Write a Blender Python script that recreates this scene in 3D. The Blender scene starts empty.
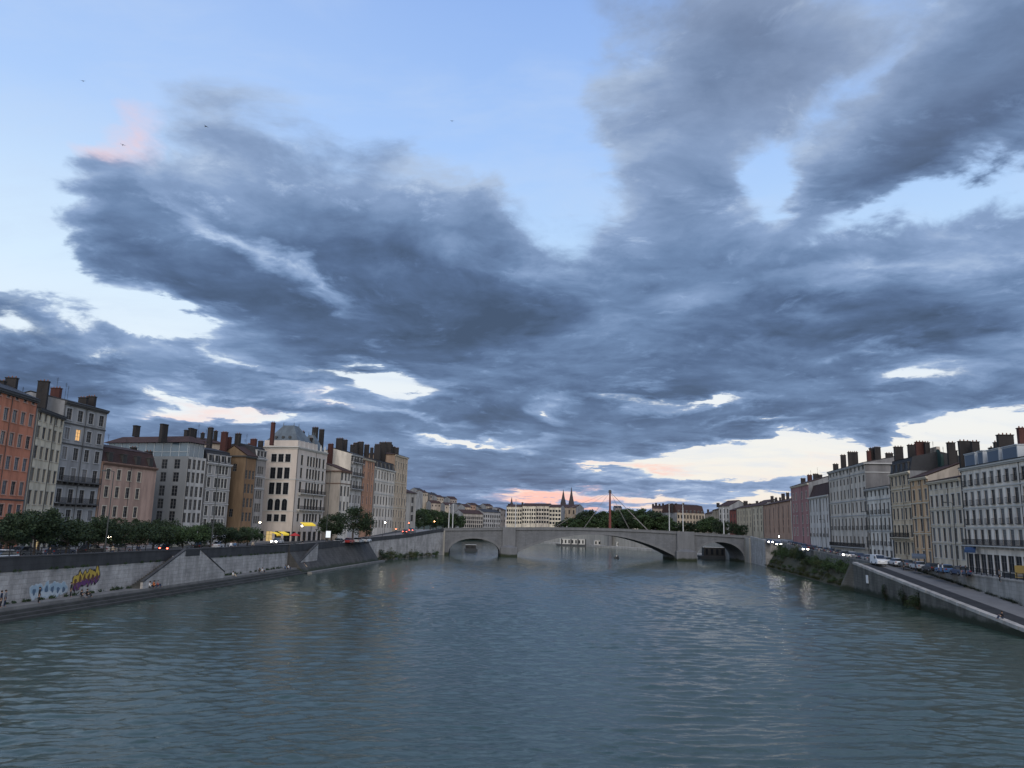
import bpy, bmesh, math, random
from mathutils import Vector, Matrix
SC = bpy.context.scene
COL = SC.collection
rad = math.radians
# ---------------------------------------------------------------- camera
FPX = 769.0; PITCH = math.atan(143/769.0); ROLL = rad(1.45); CAMZ = 11.0
cd = bpy.data.cameras.new('camera'); cam = bpy.data.objects.new('camera', cd); COL.objects.link(cam)
cd.sensor_width = 36; cd.lens = FPX/1024*36; cd.clip_start = .5; cd.clip_end = 20000
MC = Matrix.Rotation(rad(90)+PITCH, 4, 'X') @ Matrix.Rotation(ROLL, 4, 'Z')
cam.matrix_world = Matrix.Translation((0, 0, CAMZ)) @ MC
SC.camera = cam
def ray(px, py):
    return (MC.to_3x3() @ Vector(((px-512)/FPX, -(py-384)/FPX, -1))).normalized()
def at_depth(px, py, d):
    r = ray(px, py); return Vector((0, 0, CAMZ)) + r*(d/r.y)
def at_z(px, py, z):
    r = ray(px, py); return Vector((0, 0, CAMZ)) + r*((z-CAMZ)/r.z)
def azel(px, py):
    r = ray(px, py); return math.atan2(r.x, r.y), math.asin(r.z)
# ---------------------------------------------------------------- view
SC.view_settings.view_transform = 'Standard'; SC.view_settings.look = 'None'
SC.view_settings.exposure = 0.38; SC.view_settings.gamma = 1
SC.view_settings.use_curve_mapping = False
# ---------------------------------------------------------------- sky
SUN_EL = rad(-3); SUN_AZ = rad(8)          # low, behind the far end of the river
w = bpy.data.worlds.new('World'); SC.world = w; w.use_nodes = True
NT = w.node_tree; NT.nodes.clear()
class G:                                   # tiny node-graph helper
    def __init__(s, nt): s.nt = nt
    def n(s, t, **k):
        o = s.nt.nodes.new(t)
        for a, b in k.items(): setattr(o, a, b)
        return o
    def L(s, a, b): s.nt.links.new(a, b)
    def put(s, sock, v):
        if isinstance(v, bpy.types.NodeSocket): s.L(v, sock)
        else: sock.default_value = v
    def m(s, op, a, b=0.0, c=0.0, clamp=False):
        o = s.n('ShaderNodeMath', operation=op, use_clamp=clamp)
        s.put(o.inputs[0], a); s.put(o.inputs[1], b); s.put(o.inputs[2], c); return o.outputs[0]
    def vm(s, op, a, b=(0, 0, 0), sc=None):
        o = s.n('ShaderNodeVectorMath', operation=op)
        s.put(o.inputs[0], a); s.put(o.inputs[1], b)
        if sc is not None: s.put(o.inputs[3], sc)
        return o.outputs['Value'] if op in ('LENGTH', 'DOT_PRODUCT') else o.outputs[0]
    def noise(s, vec, scale, detail=6, rough=.55, dist=0, out='Fac', lac=2.0):
        o = s.n('ShaderNodeTexNoise'); s.put(o.inputs['Vector'], vec)
        o.inputs['Scale'].default_value = scale; o.inputs['Detail'].default_value = detail
        o.inputs['Roughness'].default_value = rough; o.inputs['Distortion'].default_value = dist
        o.inputs['Lacunarity'].default_value = lac
        return o.outputs[out]
    def xyz(s, x, y, z=0.0):
        o = s.n('ShaderNodeCombineXYZ'); s.put(o.inputs[0], x); s.put(o.inputs[1], y); s.put(o.inputs[2], z); return o.outputs[0]
    def ramp(s, f, pts, interp='LINEAR'):
        o = s.n('ShaderNodeValToRGB'); s.put(o.inputs[0], f); cr = o.color_ramp; cr.interpolation = interp
        while len(cr.elements) < len(pts): cr.elements.new(.5)
        for e, (p, c) in zip(cr.elements, pts): e.position = p; e.color = (*c, 1) if len(c) == 3 else c
        return o.outputs[0]
    def mix(s, f, a, b, mode='MIX'):
        o = s.n('ShaderNodeMix', data_type='RGBA', blend_type=mode); s.put(o.inputs[0], f)
        s.put(o.inputs[6], a if isinstance(a, bpy.types.NodeSocket) else (*a, 1)); s.put(o.inputs[7], b if isinstance(b, bpy.types.NodeSocket) else (*b, 1))
        return o.outputs[2]
    def smooth(s, v, a, b, lo=0.0, hi=1.0):
        o = s.n('ShaderNodeMapRange', interpolation_type='SMOOTHSTEP'); s.put(o.inputs[0], v)
        o.inputs[1].default_value = a; o.inputs[2].default_value = b
        o.inputs[3].default_value = lo; o.inputs[4].default_value = hi; return o.outputs[0]
def srgb(r, g, b):
    f = lambda c: (c/255/12.92) if c/255 <= .04045 else ((c/255+.055)/1.055)**2.4
    return (f(r), f(g), f(b))
g = G(NT)
tc = g.n('ShaderNodeTexCoord'); D = tc.outputs['Generated']
sp = g.n('ShaderNodeSeparateXYZ'); g.L(D, sp.inputs[0]); X, Y, Z = sp.outputs
Za = g.m('ABSOLUTE', Z)
AZ = g.m('ARCTAN2', X, Y); EL = g.m('ARCSINE', Za)
zz = g.m('ADD', Za, .13)
P = g.xyz(g.m('DIVIDE', X, zz), g.m('DIVIDE', Y, zz), 0.0)          # cloud deck seen in perspective
# wind-torn warp of the deck coordinates
W1 = g.vm('SUBTRACT', g.noise(P, .9, 4, .5, out='Color'), (.5, .5, .5))
P2 = g.vm('ADD', P, g.vm('SCALE', W1, sc=.55))
W2 = g.vm('SUBTRACT', g.noise(P2, 2.2, 8, .58, out='Color'), (.5, .5, .5))
AE = g.xyz(AZ, EL, 0.0)
ofs = g.vm('MULTIPLY', W2, (.26, .18, 0))
damp = g.smooth(EL, 0.0, .35, .28, 1.0)
AEW = g.vm('ADD', AE, g.vm('SCALE', ofs, sc=damp))
def blobs(lst, vec, start=0.0):
    acc = start
    for (px, py, rx, ry, rot, amp) in lst:
        a, e = azel(px, py)
        mp = g.n('ShaderNodeMapping', vector_type='TEXTURE')
        g.L(vec, mp.inputs[0]); mp.inputs['Location'].default_value = (a, e, 0)
        ca = math.cos(e)
        mp.inputs['Rotation'].default_value = (0, 0, rad(-rot))
        mp.inputs['Scale'].default_value = (rx/FPX*1.35, ry/FPX*1.35, 1)
        gt = g.n('ShaderNodeTexGradient', gradient_type='QUADRATIC_SPHERE'); g.L(mp.outputs[0], gt.inputs[0])
        # quadratic sphere is peaky: ease it
        v = g.m('POWER', gt.outputs['Fac'], .55)
        acc = g.m('MULTIPLY_ADD', v, amp, acc)
    return acc
#BLOBS
# px, py, rx, ry, rotation (deg, clockwise on picture), amount
COVER = [
 (250,215,230,120,12,1.0),(110,235,110,56,8,.75),(330,330,240,90,0,.9),(230,120,110,36,35,.30),(350,140,120,46,28,.62),(235,110,80,44,20,.35),(430,175,80,40,30,.4),(100,185,70,30,10,.4),
 (600,330,420,110,3,1.2),(900,300,260,90,-2,1.1),(470,215,70,50,30,.4),
 (690,120,150,150,0,.78),(790,40,230,80,0,.85),(720,190,80,60,20,.4),(650,215,110,80,20,.55),(590,130,50,30,0,.35),
 (935,130,200,60,-27,1.7),(1020,50,90,100,0,1.2),
 (20,350,110,48,12,1.3),(180,395,210,34,5,.9),(60,415,160,36,4,.9),
 (520,425,460,60,0,1.15),(300,440,260,40,0,.95),(900,400,300,46,0,1.0),(480,490,200,30,0,.9),(60,440,190,46,0,1.0),
 (430,475,210,36,0,1.3),(620,440,200,30,0,.6),(480,505,120,10,0,.5),(700,488,170,22,0,1.0),(620,508,500,14,0,.35),(960,420,120,8,-4,.3),(830,455,60,6,-3,.3),
 # openings
 (10,200,60,140,0,-1.2),(95,300,110,30,24,-1.0),(190,338,80,16,12,-.9),(105,362,75,16,8,-1.2),(160,312,60,14,25,-.5),
 (545,150,56,110,-8,-1.0),(890,208,150,22,-6,-1.5),(590,215,36,50,20,-.55),(775,170,36,46,35,-.75),(860,60,60,16,-30,-.25),(545,60,70,110,0,-.35),
 (380,384,80,13,3,-2.1),(330,403,80,9,6,-1.7),(235,409,110,11,6,-2.7),(165,410,80,9,4,-2.2),(120,390,60,6,4,-.9),
 (915,378,58,17,0,-1.9),(740,460,150,20,-3,-2.0),(800,440,140,16,-6,-1.1),(960,436,150,16,-7,-1.6),(690,474,110,8,0,-.9),
 (490,444,90,8,2,-1.9),(440,438,50,7,0,-1.5),(558,412,22,12,25,-1.5),(700,403,90,9,-3,-2.1),(605,402,40,5,0,-1.0),(580,440,40,5,0,-.7),
 (556,494,90,10,2,-1.9),(600,467,60,4,0,-1.2),(540,500,70,7,0,-1.2),(640,500,90,6,0,-.8),(460,462,70,4,3,-1.0),(640,385,50,5,-4,-1.0),(760,418,70,5,-4,-1.3),(430,418,50,6,6,-1.2),(860,350,40,7,0,-.9),(260,372,60,6,10,-.9),
 (770,500,60,7,0,-.8),(830,560,100,30,0,-.5),(520,60,160,40,0,-.5),(130,60,220,66,0,-.7),(130,130,50,30,0,-.4),
 (795,165,70,24,-30,-.7),
]
LIGHT = [
 (262,248,100,13,22,1.1),(235,232,60,12,14,.5),(315,272,50,9,30,.9),(470,170,70,50,20,.5),(620,190,60,60,0,.2),(690,60,200,110,0,.12),(700,160,110,80,0,.08),
 (640,335,70,22,0,.4),(700,300,180,16,-6,.4),(860,262,210,20,-3,.45),(560,350,50,12,0,.4),(470,250,60,24,20,.3),(740,350,120,10,-4,.35),(820,90,140,90,0,-.25),(740,60,120,60,0,-.1),
 (510,315,240,60,8,-.75),(150,270,150,30,8,-.5),(380,320,180,60,15,-.45),(930,165,190,36,-25,-.8),(960,320,150,44,0,-.8),(250,150,90,20,20,-.15),
 (780,330,150,30,0,-.4),(560,285,120,30,0,-.3),(30,350,100,40,10,-.8),(250,370,140,22,0,-.35),(450,470,170,30,0,-.2),(620,420,240,22,0,-.35),(350,350,120,26,0,-.35),
 (380,220,140,40,20,-.25),(610,395,200,22,0,-.2),(700,480,130,14,0,.1),(350,440,200,20,0,.15),(890,400,150,14,0,-.3),
]
PINK = [(145,132,30,24,-30,.7),(112,148,30,10,20,.4),(195,412,60,9,-8,.5),(556,494,70,12,0,1.0),(600,467,50,3,0,.3),(655,470,34,4,0,.7),(540,503,60,8,0,.8),
        (770,478,40,6,0,.12),(715,468,80,9,0,.05),(840,462,50,6,0,.15),(600,502,80,7,0,.5),(300,405,60,8,0,.25)]
cov = blobs(COVER, AEW, -.05)
beh = g.smooth(Y, -.1, .35, -.75, 0.0)                 # unseen sky behind the camera, cleared of cloud to light the facades
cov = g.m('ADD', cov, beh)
N1 = g.noise(P2, 1.4, 9, .60, 0)
Pst = g.n('ShaderNodeMapping'); g.L(P2, Pst.inputs[0]); Pst.inputs['Rotation'].default_value = (0, 0, rad(-35)); Pst.inputs['Scale'].default_value = (1.6, 4.2, 1)
N2 = g.noise(Pst.outputs[0], 1.0, 8, .6, 0)          # wind streaks
N3 = g.noise(P2, 6.5, 8, .60, 0)
nn = g.m('ADD', g.m('MULTIPLY', g.m('SUBTRACT', N1, .5), 1.5), g.m('ADD', g.m('MULTIPLY', g.m('SUBTRACT', N2, .5), .45), g.m('MULTIPLY', g.m('SUBTRACT', N3, .5), g.smooth(EL, .05, .35, 1.5, .9))))
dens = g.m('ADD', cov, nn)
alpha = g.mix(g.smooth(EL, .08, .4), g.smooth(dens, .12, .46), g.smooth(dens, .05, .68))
lit = blobs(LIGHT, AEW, 0.0)
N4 = g.noise(P2, 2.3, 9, .6, .1)
N6 = g.noise(P2, 7.5, 9, .66, .25)
tone = g.m('ADD', g.m('MULTIPLY', g.smooth(dens, .3, 1.7), -.42), g.m('ADD', g.m('ADD', g.m('MULTIPLY', g.m('SUBTRACT', N4, .5), 1.15), g.m('MULTIPLY', g.smooth(N6, .54, .76), .28)), g.m('MULTIPLY', g.m('SUBTRACT', N2, .5), .45)))
tone = g.m('ADD', g.m('ADD', tone, .84), g.m('MULTIPLY', lit, .46), clamp=True)
cloud = g.ramp(tone, [(0.0, srgb(62,80,106)), (.25, srgb(80,102,136)), (.5, srgb(103,128,164)), (.75, srgb(130,154,190)), (1.0, srgb(168,188,216))])
clear = g.ramp(g.m('MULTIPLY', EL, 1/1.2), [(0.0, srgb(228,216,206)), (.05, srgb(232,228,219)), (.13, srgb(226,230,232)), (.24, srgb(186,214,240)), (.40, srgb(156,190,238)), (.56, srgb(136,170,226)), (1.0, srgb(92,126,190))])
side = g.smooth(AZ, -.55, .1, 1.0, 0.0)
clear = g.mix(g.m('MULTIPLY', side, g.smooth(EL, .25, .5, .45, .10)), clear, srgb(222,236,246))
pk = blobs(PINK, AEW, 0.0)
N5 = g.noise(P2, 9.0, 6, .6)
clear = g.mix(g.m('MULTIPLY', pk, g.smooth(N5, .3, .6, .45, 1.05), clamp=True), clear, srgb(245,190,176))
clear = g.mix(g.m('MULTIPLY', g.smooth(g.m('ADD', g.m('MULTIPLY', N2, .7), g.m('MULTIPLY', N3, .3)), .44, .68), .3), clear, srgb(186,204,230))
edge = g.m('MULTIPLY', pk, .55, clamp=True)
cloud = g.mix(g.m('MULTIPLY', edge, g.smooth(dens, .9, .3), clamp=True), cloud, srgb(214,170,176))
cloud = g.mix(g.m('MULTIPLY', g.smooth(EL, .3, .75), g.smooth(g.noise(P2, .8, 3, .5), .4, .65, .15, .75)), cloud, srgb(118,126,146))
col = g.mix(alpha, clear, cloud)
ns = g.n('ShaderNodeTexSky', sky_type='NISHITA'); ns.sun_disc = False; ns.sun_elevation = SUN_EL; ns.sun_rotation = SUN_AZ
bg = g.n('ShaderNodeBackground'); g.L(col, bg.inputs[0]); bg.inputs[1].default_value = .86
bg2 = g.n('ShaderNodeBackground'); g.L(ns.outputs[0], bg2.inputs[0]); bg2.inputs[1].default_value = .05
ad = g.n('ShaderNodeAddShader'); g.L(bg.outputs[0], ad.inputs[0]); g.L(bg2.outputs[0], ad.inputs[1])
wo = g.n('ShaderNodeOutputWorld'); g.L(ad.outputs[0], wo.inputs[0])
w.cycles.sampling_method = 'MANUAL'; w.cycles.sample_map_resolution = 512
# ---------------------------------------------------------------- sun lamp: soft warm fill added from behind the camera
sl = bpy.data.lights.new('sun', 'SUN'); sl.energy = 1.9; sl.angle = rad(60); sl.color = (1, .90, .78)
so = bpy.data.objects.new('sun', sl); COL.objects.link(so); so.rotation_euler = (rad(56), 0, rad(2))
# ================================================================ materials
_M = {}
def mat(name, col, rough=.85, noise_amt=.18, scale=.6, bump=.0, dirt=0.0, spec=.3, metal=0.0, emit=None, brick=None, tide=False):
    if name in _M: return _M[name]
    m = bpy.data.materials.new(name); m.use_nodes = True; nt = m.node_tree; b = nt.nodes['Principled BSDF']
    k = G(nt); tcn = k.n('ShaderNodeTexCoord'); o = tcn.outputs['Object']
    geo = k.n('ShaderNodeNewGeometry').outputs['Position']
    src = geo
    n1 = k.noise(src, scale, 6, .6); n2 = k.noise(src, scale*7, 4, .6)
    f = k.m('ADD', k.m('MULTIPLY', k.m('SUBTRACT', n1, .5), 2*noise_amt), k.m('MULTIPLY', k.m('SUBTRACT', n2, .5), noise_amt))
    f = k.m('ADD', f, 1.0)
    if dirt:                                   # streaks of grime washed down the face
        st = k.n('ShaderNodeMapping'); k.L(src, st.inputs[0]); st.inputs['Scale'].default_value = (.5, .5, .09)
        n3 = k.noise(st.outputs[0], 1.0, 6, .65)
        f = k.m('MULTIPLY', f, k.smooth(n3, .38, .62, 1-dirt, 1.0))
    c = k.vm('SCALE', col, sc=f)
    if brick:
        bt = k.n('ShaderNodeTexBrick'); k.L(brick_vec(k, src), bt.inputs['Vector'])
        bt.inputs['Scale'].default_value = 1.0; bt.inputs['Brick Width'].default_value = brick[0]; bt.inputs['Row Height'].default_value = brick[1]
        bt.inputs['Mortar Size'].default_value = brick[2]; bt.inputs['Bias'].default_value = -.2
        bt.inputs['Color1'].default_value = (1.06, 1.06, 1.06, 1); bt.inputs['Color2'].default_value = (.9, .9, .9, 1); bt.inputs['Mortar'].default_value = (.74, .74, .74, 1)
        c = k.mix(1.0, c, bt.outputs[0], 'MULTIPLY')
    if tide:                                   # algae and damp below the high-water mark
        hz = k.n('ShaderNodeSeparateXYZ'); k.L(src, hz.inputs[0]); lv = k.m('ADD', hz.outputs[2], k.m('MULTIPLY', k.m('SUBTRACT', n1, .5), 1.6))
        c = k.mix(k.smooth(lv, .5, 1.3, 1.0, 0.0), c, (.022, .028, .016))
    k.L(c, b.inputs['Base Color'])
    b.inputs['Roughness'].default_value = rough; b.inputs['Specular IOR Level'].default_value = spec; b.inputs['Metallic'].default_value = metal
    if bump:
        bn = k.n('ShaderNodeBump'); bn.inputs['Strength'].default_value = 1; bn.inputs['Distance'].default_value = bump
        k.L(k.noise(src, scale*9, 5, .65), bn.inputs['Height']); k.L(bn.outputs[0], b.inputs['Normal'])
    if emit: b.inputs['Emission Color'].default_value = (*emit[0], 1); b.inputs['Emission Strength'].default_value = emit[1]
    _M[name] = m; return m
def brick_vec(k, src):
    s = k.n('ShaderNodeSeparateXYZ'); k.L(src, s.inputs[0])
    return k.xyz(k.m('ADD', s.outputs[0], s.outputs[1]), s.outputs[2], 0.0)
# ================================================================ mesh helper
class MB:
    def __init__(s): s.v = []; s.f = []; s.mi = []; s.M = None
    def add(s, vs, fs, mi=0):
        n = len(s.v)
        for p in vs:
            p = Vector(p)
            s.v.append(s.M @ p if s.M else p)
        for f in fs: s.f.append([n+i for i in f]); s.mi.append(mi)
    def quad(s, a, b, c, d, mi=0): s.add([a, b, c, d], [(0, 1, 2, 3)], mi)
    def box(s, x0, x1, y0, y1, z0, z1, mi=0):
        s.add([(x0,y0,z0),(x1,y0,z0),(x1,y1,z0),(x0,y1,z0),(x0,y0,z1),(x1,y0,z1),(x1,y1,z1),(x0,y1,z1)],
              [(0,3,2,1),(4,5,6,7),(0,1,5,4),(1,2,6,5),(2,3,7,6),(3,0,4,7)], mi)
    def hexa(s, lo, hi, mi=0):              # two loops of n points
        n = len(lo)
        s.add(list(lo)+list(hi), [tuple(range(n))[::-1], tuple(range(n, 2*n))]+[(i, (i+1) % n, n+(i+1) % n, n+i) for i in range(n)], mi)
    def tube(s, pts, rs, seg=6, mi=0, caps=True):
        n0 = None; rings = []
        vs = []
        for i, p in enumerate(pts):
            p = Vector(p)
            d = (Vector(pts[min(i+1, len(pts)-1)])-Vector(pts[max(i-1, 0)]))
            d = d.normalized() if d.length > 1e-6 else Vector((0, 0, 1))
            a = d.orthogonal().normalized() if abs(d.z) < .9 else Vector((1, 0, 0)).cross(d).normalized()
            b = d.cross(a); r = rs[i] if isinstance(rs, (list, tuple)) else rs
            for k in range(seg):
                t = 2*math.pi*k/seg; vs.append(p+a*r*math.cos(t)+b*r*math.sin(t))
        fs = []
        for i in range(len(pts)-1):
            for k in range(seg): fs.append((i*seg+k, i*seg+(k+1) % seg, (i+1)*seg+(k+1) % seg, (i+1)*seg+k))
        if caps: fs.append(tuple(range(seg))[::-1]); fs.append(tuple((len(pts)-1)*seg+k for k in range(seg)))
        s.add(vs, fs, mi)
    def mesh(s, name, mats):
        me = bpy.data.meshes.new(name); me.from_pydata([tuple(v) for v in s.v], [], s.f); me.update()
        if not isinstance(mats, (list, tuple)): mats = [mats]
        for m in mats: me.materials.append(m)
        if len(mats) > 1: me.polygons.foreach_set('material_index', s.mi)
        return me
    def build(s, name, mats, parent=None, loc=None):
        return ob(name, s.mesh(name, mats), parent, loc)
def ob(name, me, parent=None, loc=None, rz=0):
    o = bpy.data.objects.new(name, me); COL.objects.link(o)
    if parent: o.parent = parent
    if loc is not None: o.location = loc
    if rz: o.rotation_euler = (0, 0, rz)
    return o
def thing(name, label, cat, loc=(0, 0, 0), rz=0, group=None):
    o = ob(name, None, None, loc, rz); tag(o, label, cat, group); return o
def tag(o, label, cat, group=None, kind=None):
    if label: o['label'] = label
    if cat: o['category'] = cat
    if group: o['group'] = group
    if kind: o['kind'] = kind
    return o
def copy_tree(o, loc=None, rz=None, label=None):
    def cp(a, par):
        c = a.copy(); COL.objects.link(c)
        if par: c.parent = par
        for ch in KIDS.get(a.name, []): cp(ch, c)
        return c
    if o.name not in KIDS: index_kids(o)
    c = cp(o, None)
    if loc is not None: c.location = loc
    if rz is not None: c.rotation_euler = (0, 0, rz)
    if label: c['label'] = label
    return c
KIDS = {}
def index_kids(o):
    for q in [o]+list(o.children_recursive): KIDS[q.name] = list(q.children)
def interp(tab, y):
    if y <= tab[0][0]: return tab[0][1]
    for (a, za), (b, zb) in zip(tab, tab[1:]):
        if y <= b: return za+(zb-za)*(y-a)/(b-a)
    return tab[-1][1]
ORD = ['first','second','third','fourth','fifth','sixth','seventh','eighth','ninth','tenth','eleventh','twelfth','thirteenth','fourteenth','fifteenth','sixteenth','seventeenth','eighteenth','nineteenth','twentieth','twenty-first','twenty-second','twenty-third','twenty-fourth','twenty-fifth','twenty-sixth','twenty-seventh','twenty-eighth','twenty-ninth','thirtieth']
def frange(a, b, s):
    n = max(1, int(round((b-a)/s))); return [a+(b-a)*i/n for i in range(n+1)]
# ================================================================ plan of the river
LW = [(-60, -70.0), (235, -37.3), (262, -30.5), (296, -24.0)]           # left waterline / wall foot (y, x)
def lwater(y): return interp([(-60, -64.9), (78, -52.0), (170, -43.4), (235, -37.5), (262, -31), (296, -24.5)], y)
def lwall(y): return interp([(-60, -68.9), (170, -47.4), (235, -41.3), (262, -33.5), (296, -24.5)], y)
def rwater(y): return interp([(-60, 34.8), (296, 91.8)], y)
ZL = [(-60, 5.45), (83, 5.5), (178, 5.15), (235, 5.9), (262, 6.9), (290, 8.6), (310, 9.1), (500, 8), (620, 7), (1200, 7)]
ZR = [(-60, 5.0), (140, 5.1), (180, 5.6), (230, 6.7), (270, 7.9), (300, 9.0), (330, 9), (600, 8), (1200, 7)]
def zl(y): return interp(ZL, y)
def zr(y): return interp(ZR, y)
# ================================================================ water
def water_mat():
    m = bpy.data.materials.new('river_water'); m.use_nodes = True; nt = m.node_tree; b = nt.nodes['Principled BSDF']; k = G(nt)
    pos = k.n('ShaderNodeNewGeometry').outputs['Position']
    fine = k.noise(pos, 3.1, 4, .6, .6)
    bn = k.n('ShaderNodeBump'); bn.inputs['Strength'].default_value = 1.0; bn.inputs['Distance'].default_value = .025
    k.L(fine, bn.inputs['Height']); k.L(bn.outputs[0], b.inputs['Normal'])
    n = k.noise(pos, .05, 4, .6)
    k.L(k.ramp(n, [(.3, (.026, .045, .034)), (.7, (.034, .056, .043))]), b.inputs['Base Color'])
    b.inputs['Roughness'].default_value = .11; b.inputs['IOR'].default_value = 1.44
    return m
import numpy as np
def river_mesh():
    rs = np.random.RandomState(7)
    ys = [16.0]
    while ys[-1] < 340: ys.append(ys[-1]+max(.08, ys[-1]*.0028))
    ys = np.array(ys); nx_ = 1100
    t = np.linspace(-1, 1, nx_)
    lo = np.array([lwater(y)-6 for y in ys]); hi = np.array([rwater(y)+6 for y in ys])
    Xg = lo[:, None]+(hi-lo)[:, None]*(t[None, :]*.5+.5); Yg = np.repeat(ys[:, None], nx_, 1)
    # wind ripples running across the river: many crossing wave trains, bent by slow swirls
    wx = Xg+.9*np.sin(Yg*.21+1.3*np.sin(Xg*.05))+.5*np.sin(Xg*.33+Yg*.11); wy = Yg+.8*np.sin(Xg*.17+1.1*np.sin(Yg*.07))+.35*np.sin(Yg*.41+Xg*.23)
    Zg = np.zeros_like(Xg); sp_ = np.maximum((hi-lo)[:, None]/nx_, np.gradient(ys)[:, None])
    for i in range(76):
        lam = .45*(3.4/.45)**(rs.rand()**1.2); th = rs.normal(math.pi/2+.08, .45); kx, ky = math.cos(th)*2*math.pi/lam, math.sin(th)*2*math.pi/lam
        amp = .0086*lam**.85*(.6+.8*rs.rand()); fade = np.clip((lam/sp_-2.6)/3.0, 0, 1); ph = rs.rand()*6.28
        env = .45+.55*np.sin(Xg*rs.normal(0, .09)+Yg*rs.normal(0, .09)+rs.rand()*6.28)
        s = np.sin(kx*wx+ky*wy+ph); Zg += amp*fade*env*(s+.35*(s*s-.5)*np.sign(1))
    # slow patches where the breeze drops
    pt = .75+.25*np.sin(Xg*.045+Yg*.021+2*np.sin(Yg*.013))*np.sin(Yg*.037-Xg*.02+1.5)+.12*np.sin(Xg*.13+Yg*.09)
    Zg *= pt; ed = np.clip((340-Yg)/25, 0, 1); Zg = Zg*ed-.004
    n = Xg.size; co = np.empty((n, 3), np.float32); co[:, 0] = Xg.ravel(); co[:, 1] = Yg.ravel(); co[:, 2] = Zg.ravel()
    ny_ = len(ys); idx = np.arange(n).reshape(ny_, nx_); q = np.stack([idx[:-1, :-1], idx[:-1, 1:], idx[1:, 1:], idx[1:, :-1]], -1).reshape(-1, 4)
    me = bpy.data.meshes.new('river'); me.vertices.add(n); me.vertices.foreach_set('co', co.ravel()); me.loops.add(q.size); me.loops.foreach_set('vertex_index', q.ravel().astype(np.int32))
    me.polygons.add(len(q)); me.polygons.foreach_set('loop_start', np.arange(0, q.size, 4, dtype=np.int32)); me.polygons.foreach_set('use_smooth', np.ones(len(q), bool)); me.update(calc_edges=True); me.validate()
    # calmer far water and the stretch behind the camera, joined on
    m2 = MB(); z = -.004; yy = frange(16, 340, 12)
    m2.quad((-300, -300, z), (300, -300, z), (300, 16, z), (-300, 16, z)); m2.quad((-2500, 340, z), (2500, 340, z), (2500, 4000, z), (-2500, 4000, z))
    o2 = m2.mesh('river_far', []) if False else None
    bm = bmesh.new(); bm.from_mesh(me)
    for quad in (((-300, -300, z), (300, -300, z), (300, 16, z), (-300, 16, z)), ((-2500, 340, z), (2500, 340, z), (2500, 4000, z), (-2500, 4000, z))):
        bm.faces.new([bm.verts.new(p) for p in quad])
    bm.to_mesh(me); bm.free(); return me
rme = river_mesh(); rme.materials.append(water_mat())
tag(ob('river', rme), None, None, kind='structure')
# ================================================================ ground
pave = mat('pavement', (.19, .185, .18), .9, .15, .5, bump=.01)
asph = mat('asphalt', (.06, .062, .065), .88, .2, .4, bump=.01)
conc = mat('ramp_concrete', (.17, .165, .16), .9, .14, .35, dirt=.12)
earth = mat('ground_earth', (.09, .09, .075), .95, .25, .05)
LB = [-300, -60, 40, 83, 130, 170, 200, 235, 250, 262, 280, 296.5]
def l_edge(y): return lwall(y)-.55
g_ = MB()
ys = LB
for a, b in zip(ys, ys[1:]):
    g_.quad((l_edge(a), a, zl(a)), (l_edge(b), b, zl(b)), (-2500, b, zl(b)), (-2500, a, zl(a)))
# beyond the bridge the river swings left: left bank polygon
LFAR = [(-24.5, 296.5), (-26, 330), (-33, 430), (-52, 560), (-90, 680), (-200, 790), (-420, 860), (-2500, 900)]
ys2 = LFAR
for (x1, a), (x2, b) in zip(ys2, ys2[1:]):
    g_.quad((x1, a, zl(a)), (x2, b, zl(b)), (-2500, b, zl(b)), (-2500, a, zl(a)))
    g_.quad((x1, a, -1), (x2, b, -1), (x2, b, zl(b)), (x1, a, zl(a)))
tag(g_.build('left_bank_ground', pave), None, None, kind='structure')
g_ = MB()
def r_edge(y): return rwater(y)+(10 if y <= 158 else 10-5.0*min(1, (y-158)/12))
ys = [-300, -60, 40, 88, 120, 158, 170, 200, 230, 270, 296.5]
for a, b in zip(ys, ys[1:]):
    g_.quad((2500, a, zr(a)), (2500, b, zr(b)), (r_edge(b)+.3, b, zr(b)), (r_edge(a)+.3, a, zr(a)))
tag(g_.build('right_bank_ground', asph), None, None, kind='structure')
g_ = MB()
RFAR = [(91.8, 296.5), (92, 340), (84, 430), (52, 515), (20, 590), (-15, 660), (-70, 760), (-200, 870), (-420, 950), (-2500, 990)]
for (x1, a), (x2, b) in zip(RFAR, RFAR[1:]):
    if x1 > -15: g_.quad((2500, a, zr(a)), (2500, b, zr(b)), (x2, b, zr(b)), (x1, a, zr(a)))
g_.add([(2500, 660, 7), (2500, 9000, 7), (-2500, 9000, 7), (-2500, 990, 7), (-420, 950, 7), (-200, 870, 7), (-70, 760, 7), (-15, 660, 7)], [range(8)])
tag(g_.build('far_bank_ground', earth), None, None, kind='structure')
# right-hand road surface and pavement
rd = MB()
def rfac(y): return 61.5+.14*y
for a, b in zip(ys, ys[1:]):
    if a < 40: continue
    rd.quad((rfac(a)-4.5, a, zr(a)+.12), (rfac(b)-4.5, b, zr(b)+.12), (rfac(b)+1.5, b, zr(b)+.12), (rfac(a)+1.5, a, zr(a)+.12))
    rd.quad((rfac(a)-4.5, a, zr(a)), (rfac(b)-4.5, b, zr(b)), (rfac(b)-4.5, b, zr(b)+.12), (rfac(a)-4.5, a, zr(a)+.12))
tag(rd.build('right_pavement', pave), None, None, kind='structure')
# left road on the quay
rd = MB()
lro = [(40, -72.5), (150, -62.5), (230, -51), (262, -44), (290, -37)]
for (a, xa), (b, xb) in zip(lro, lro[1:]):
    rd.quad((xa-6.5, a, zl(a)+.008), (xa, a, zl(a)+.008), (xb, b, zl(b)+.008), (xb-6.5, b, zl(b)+.008))
tag(rd.build('left_road', asph), None, None, kind='structure')
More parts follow.
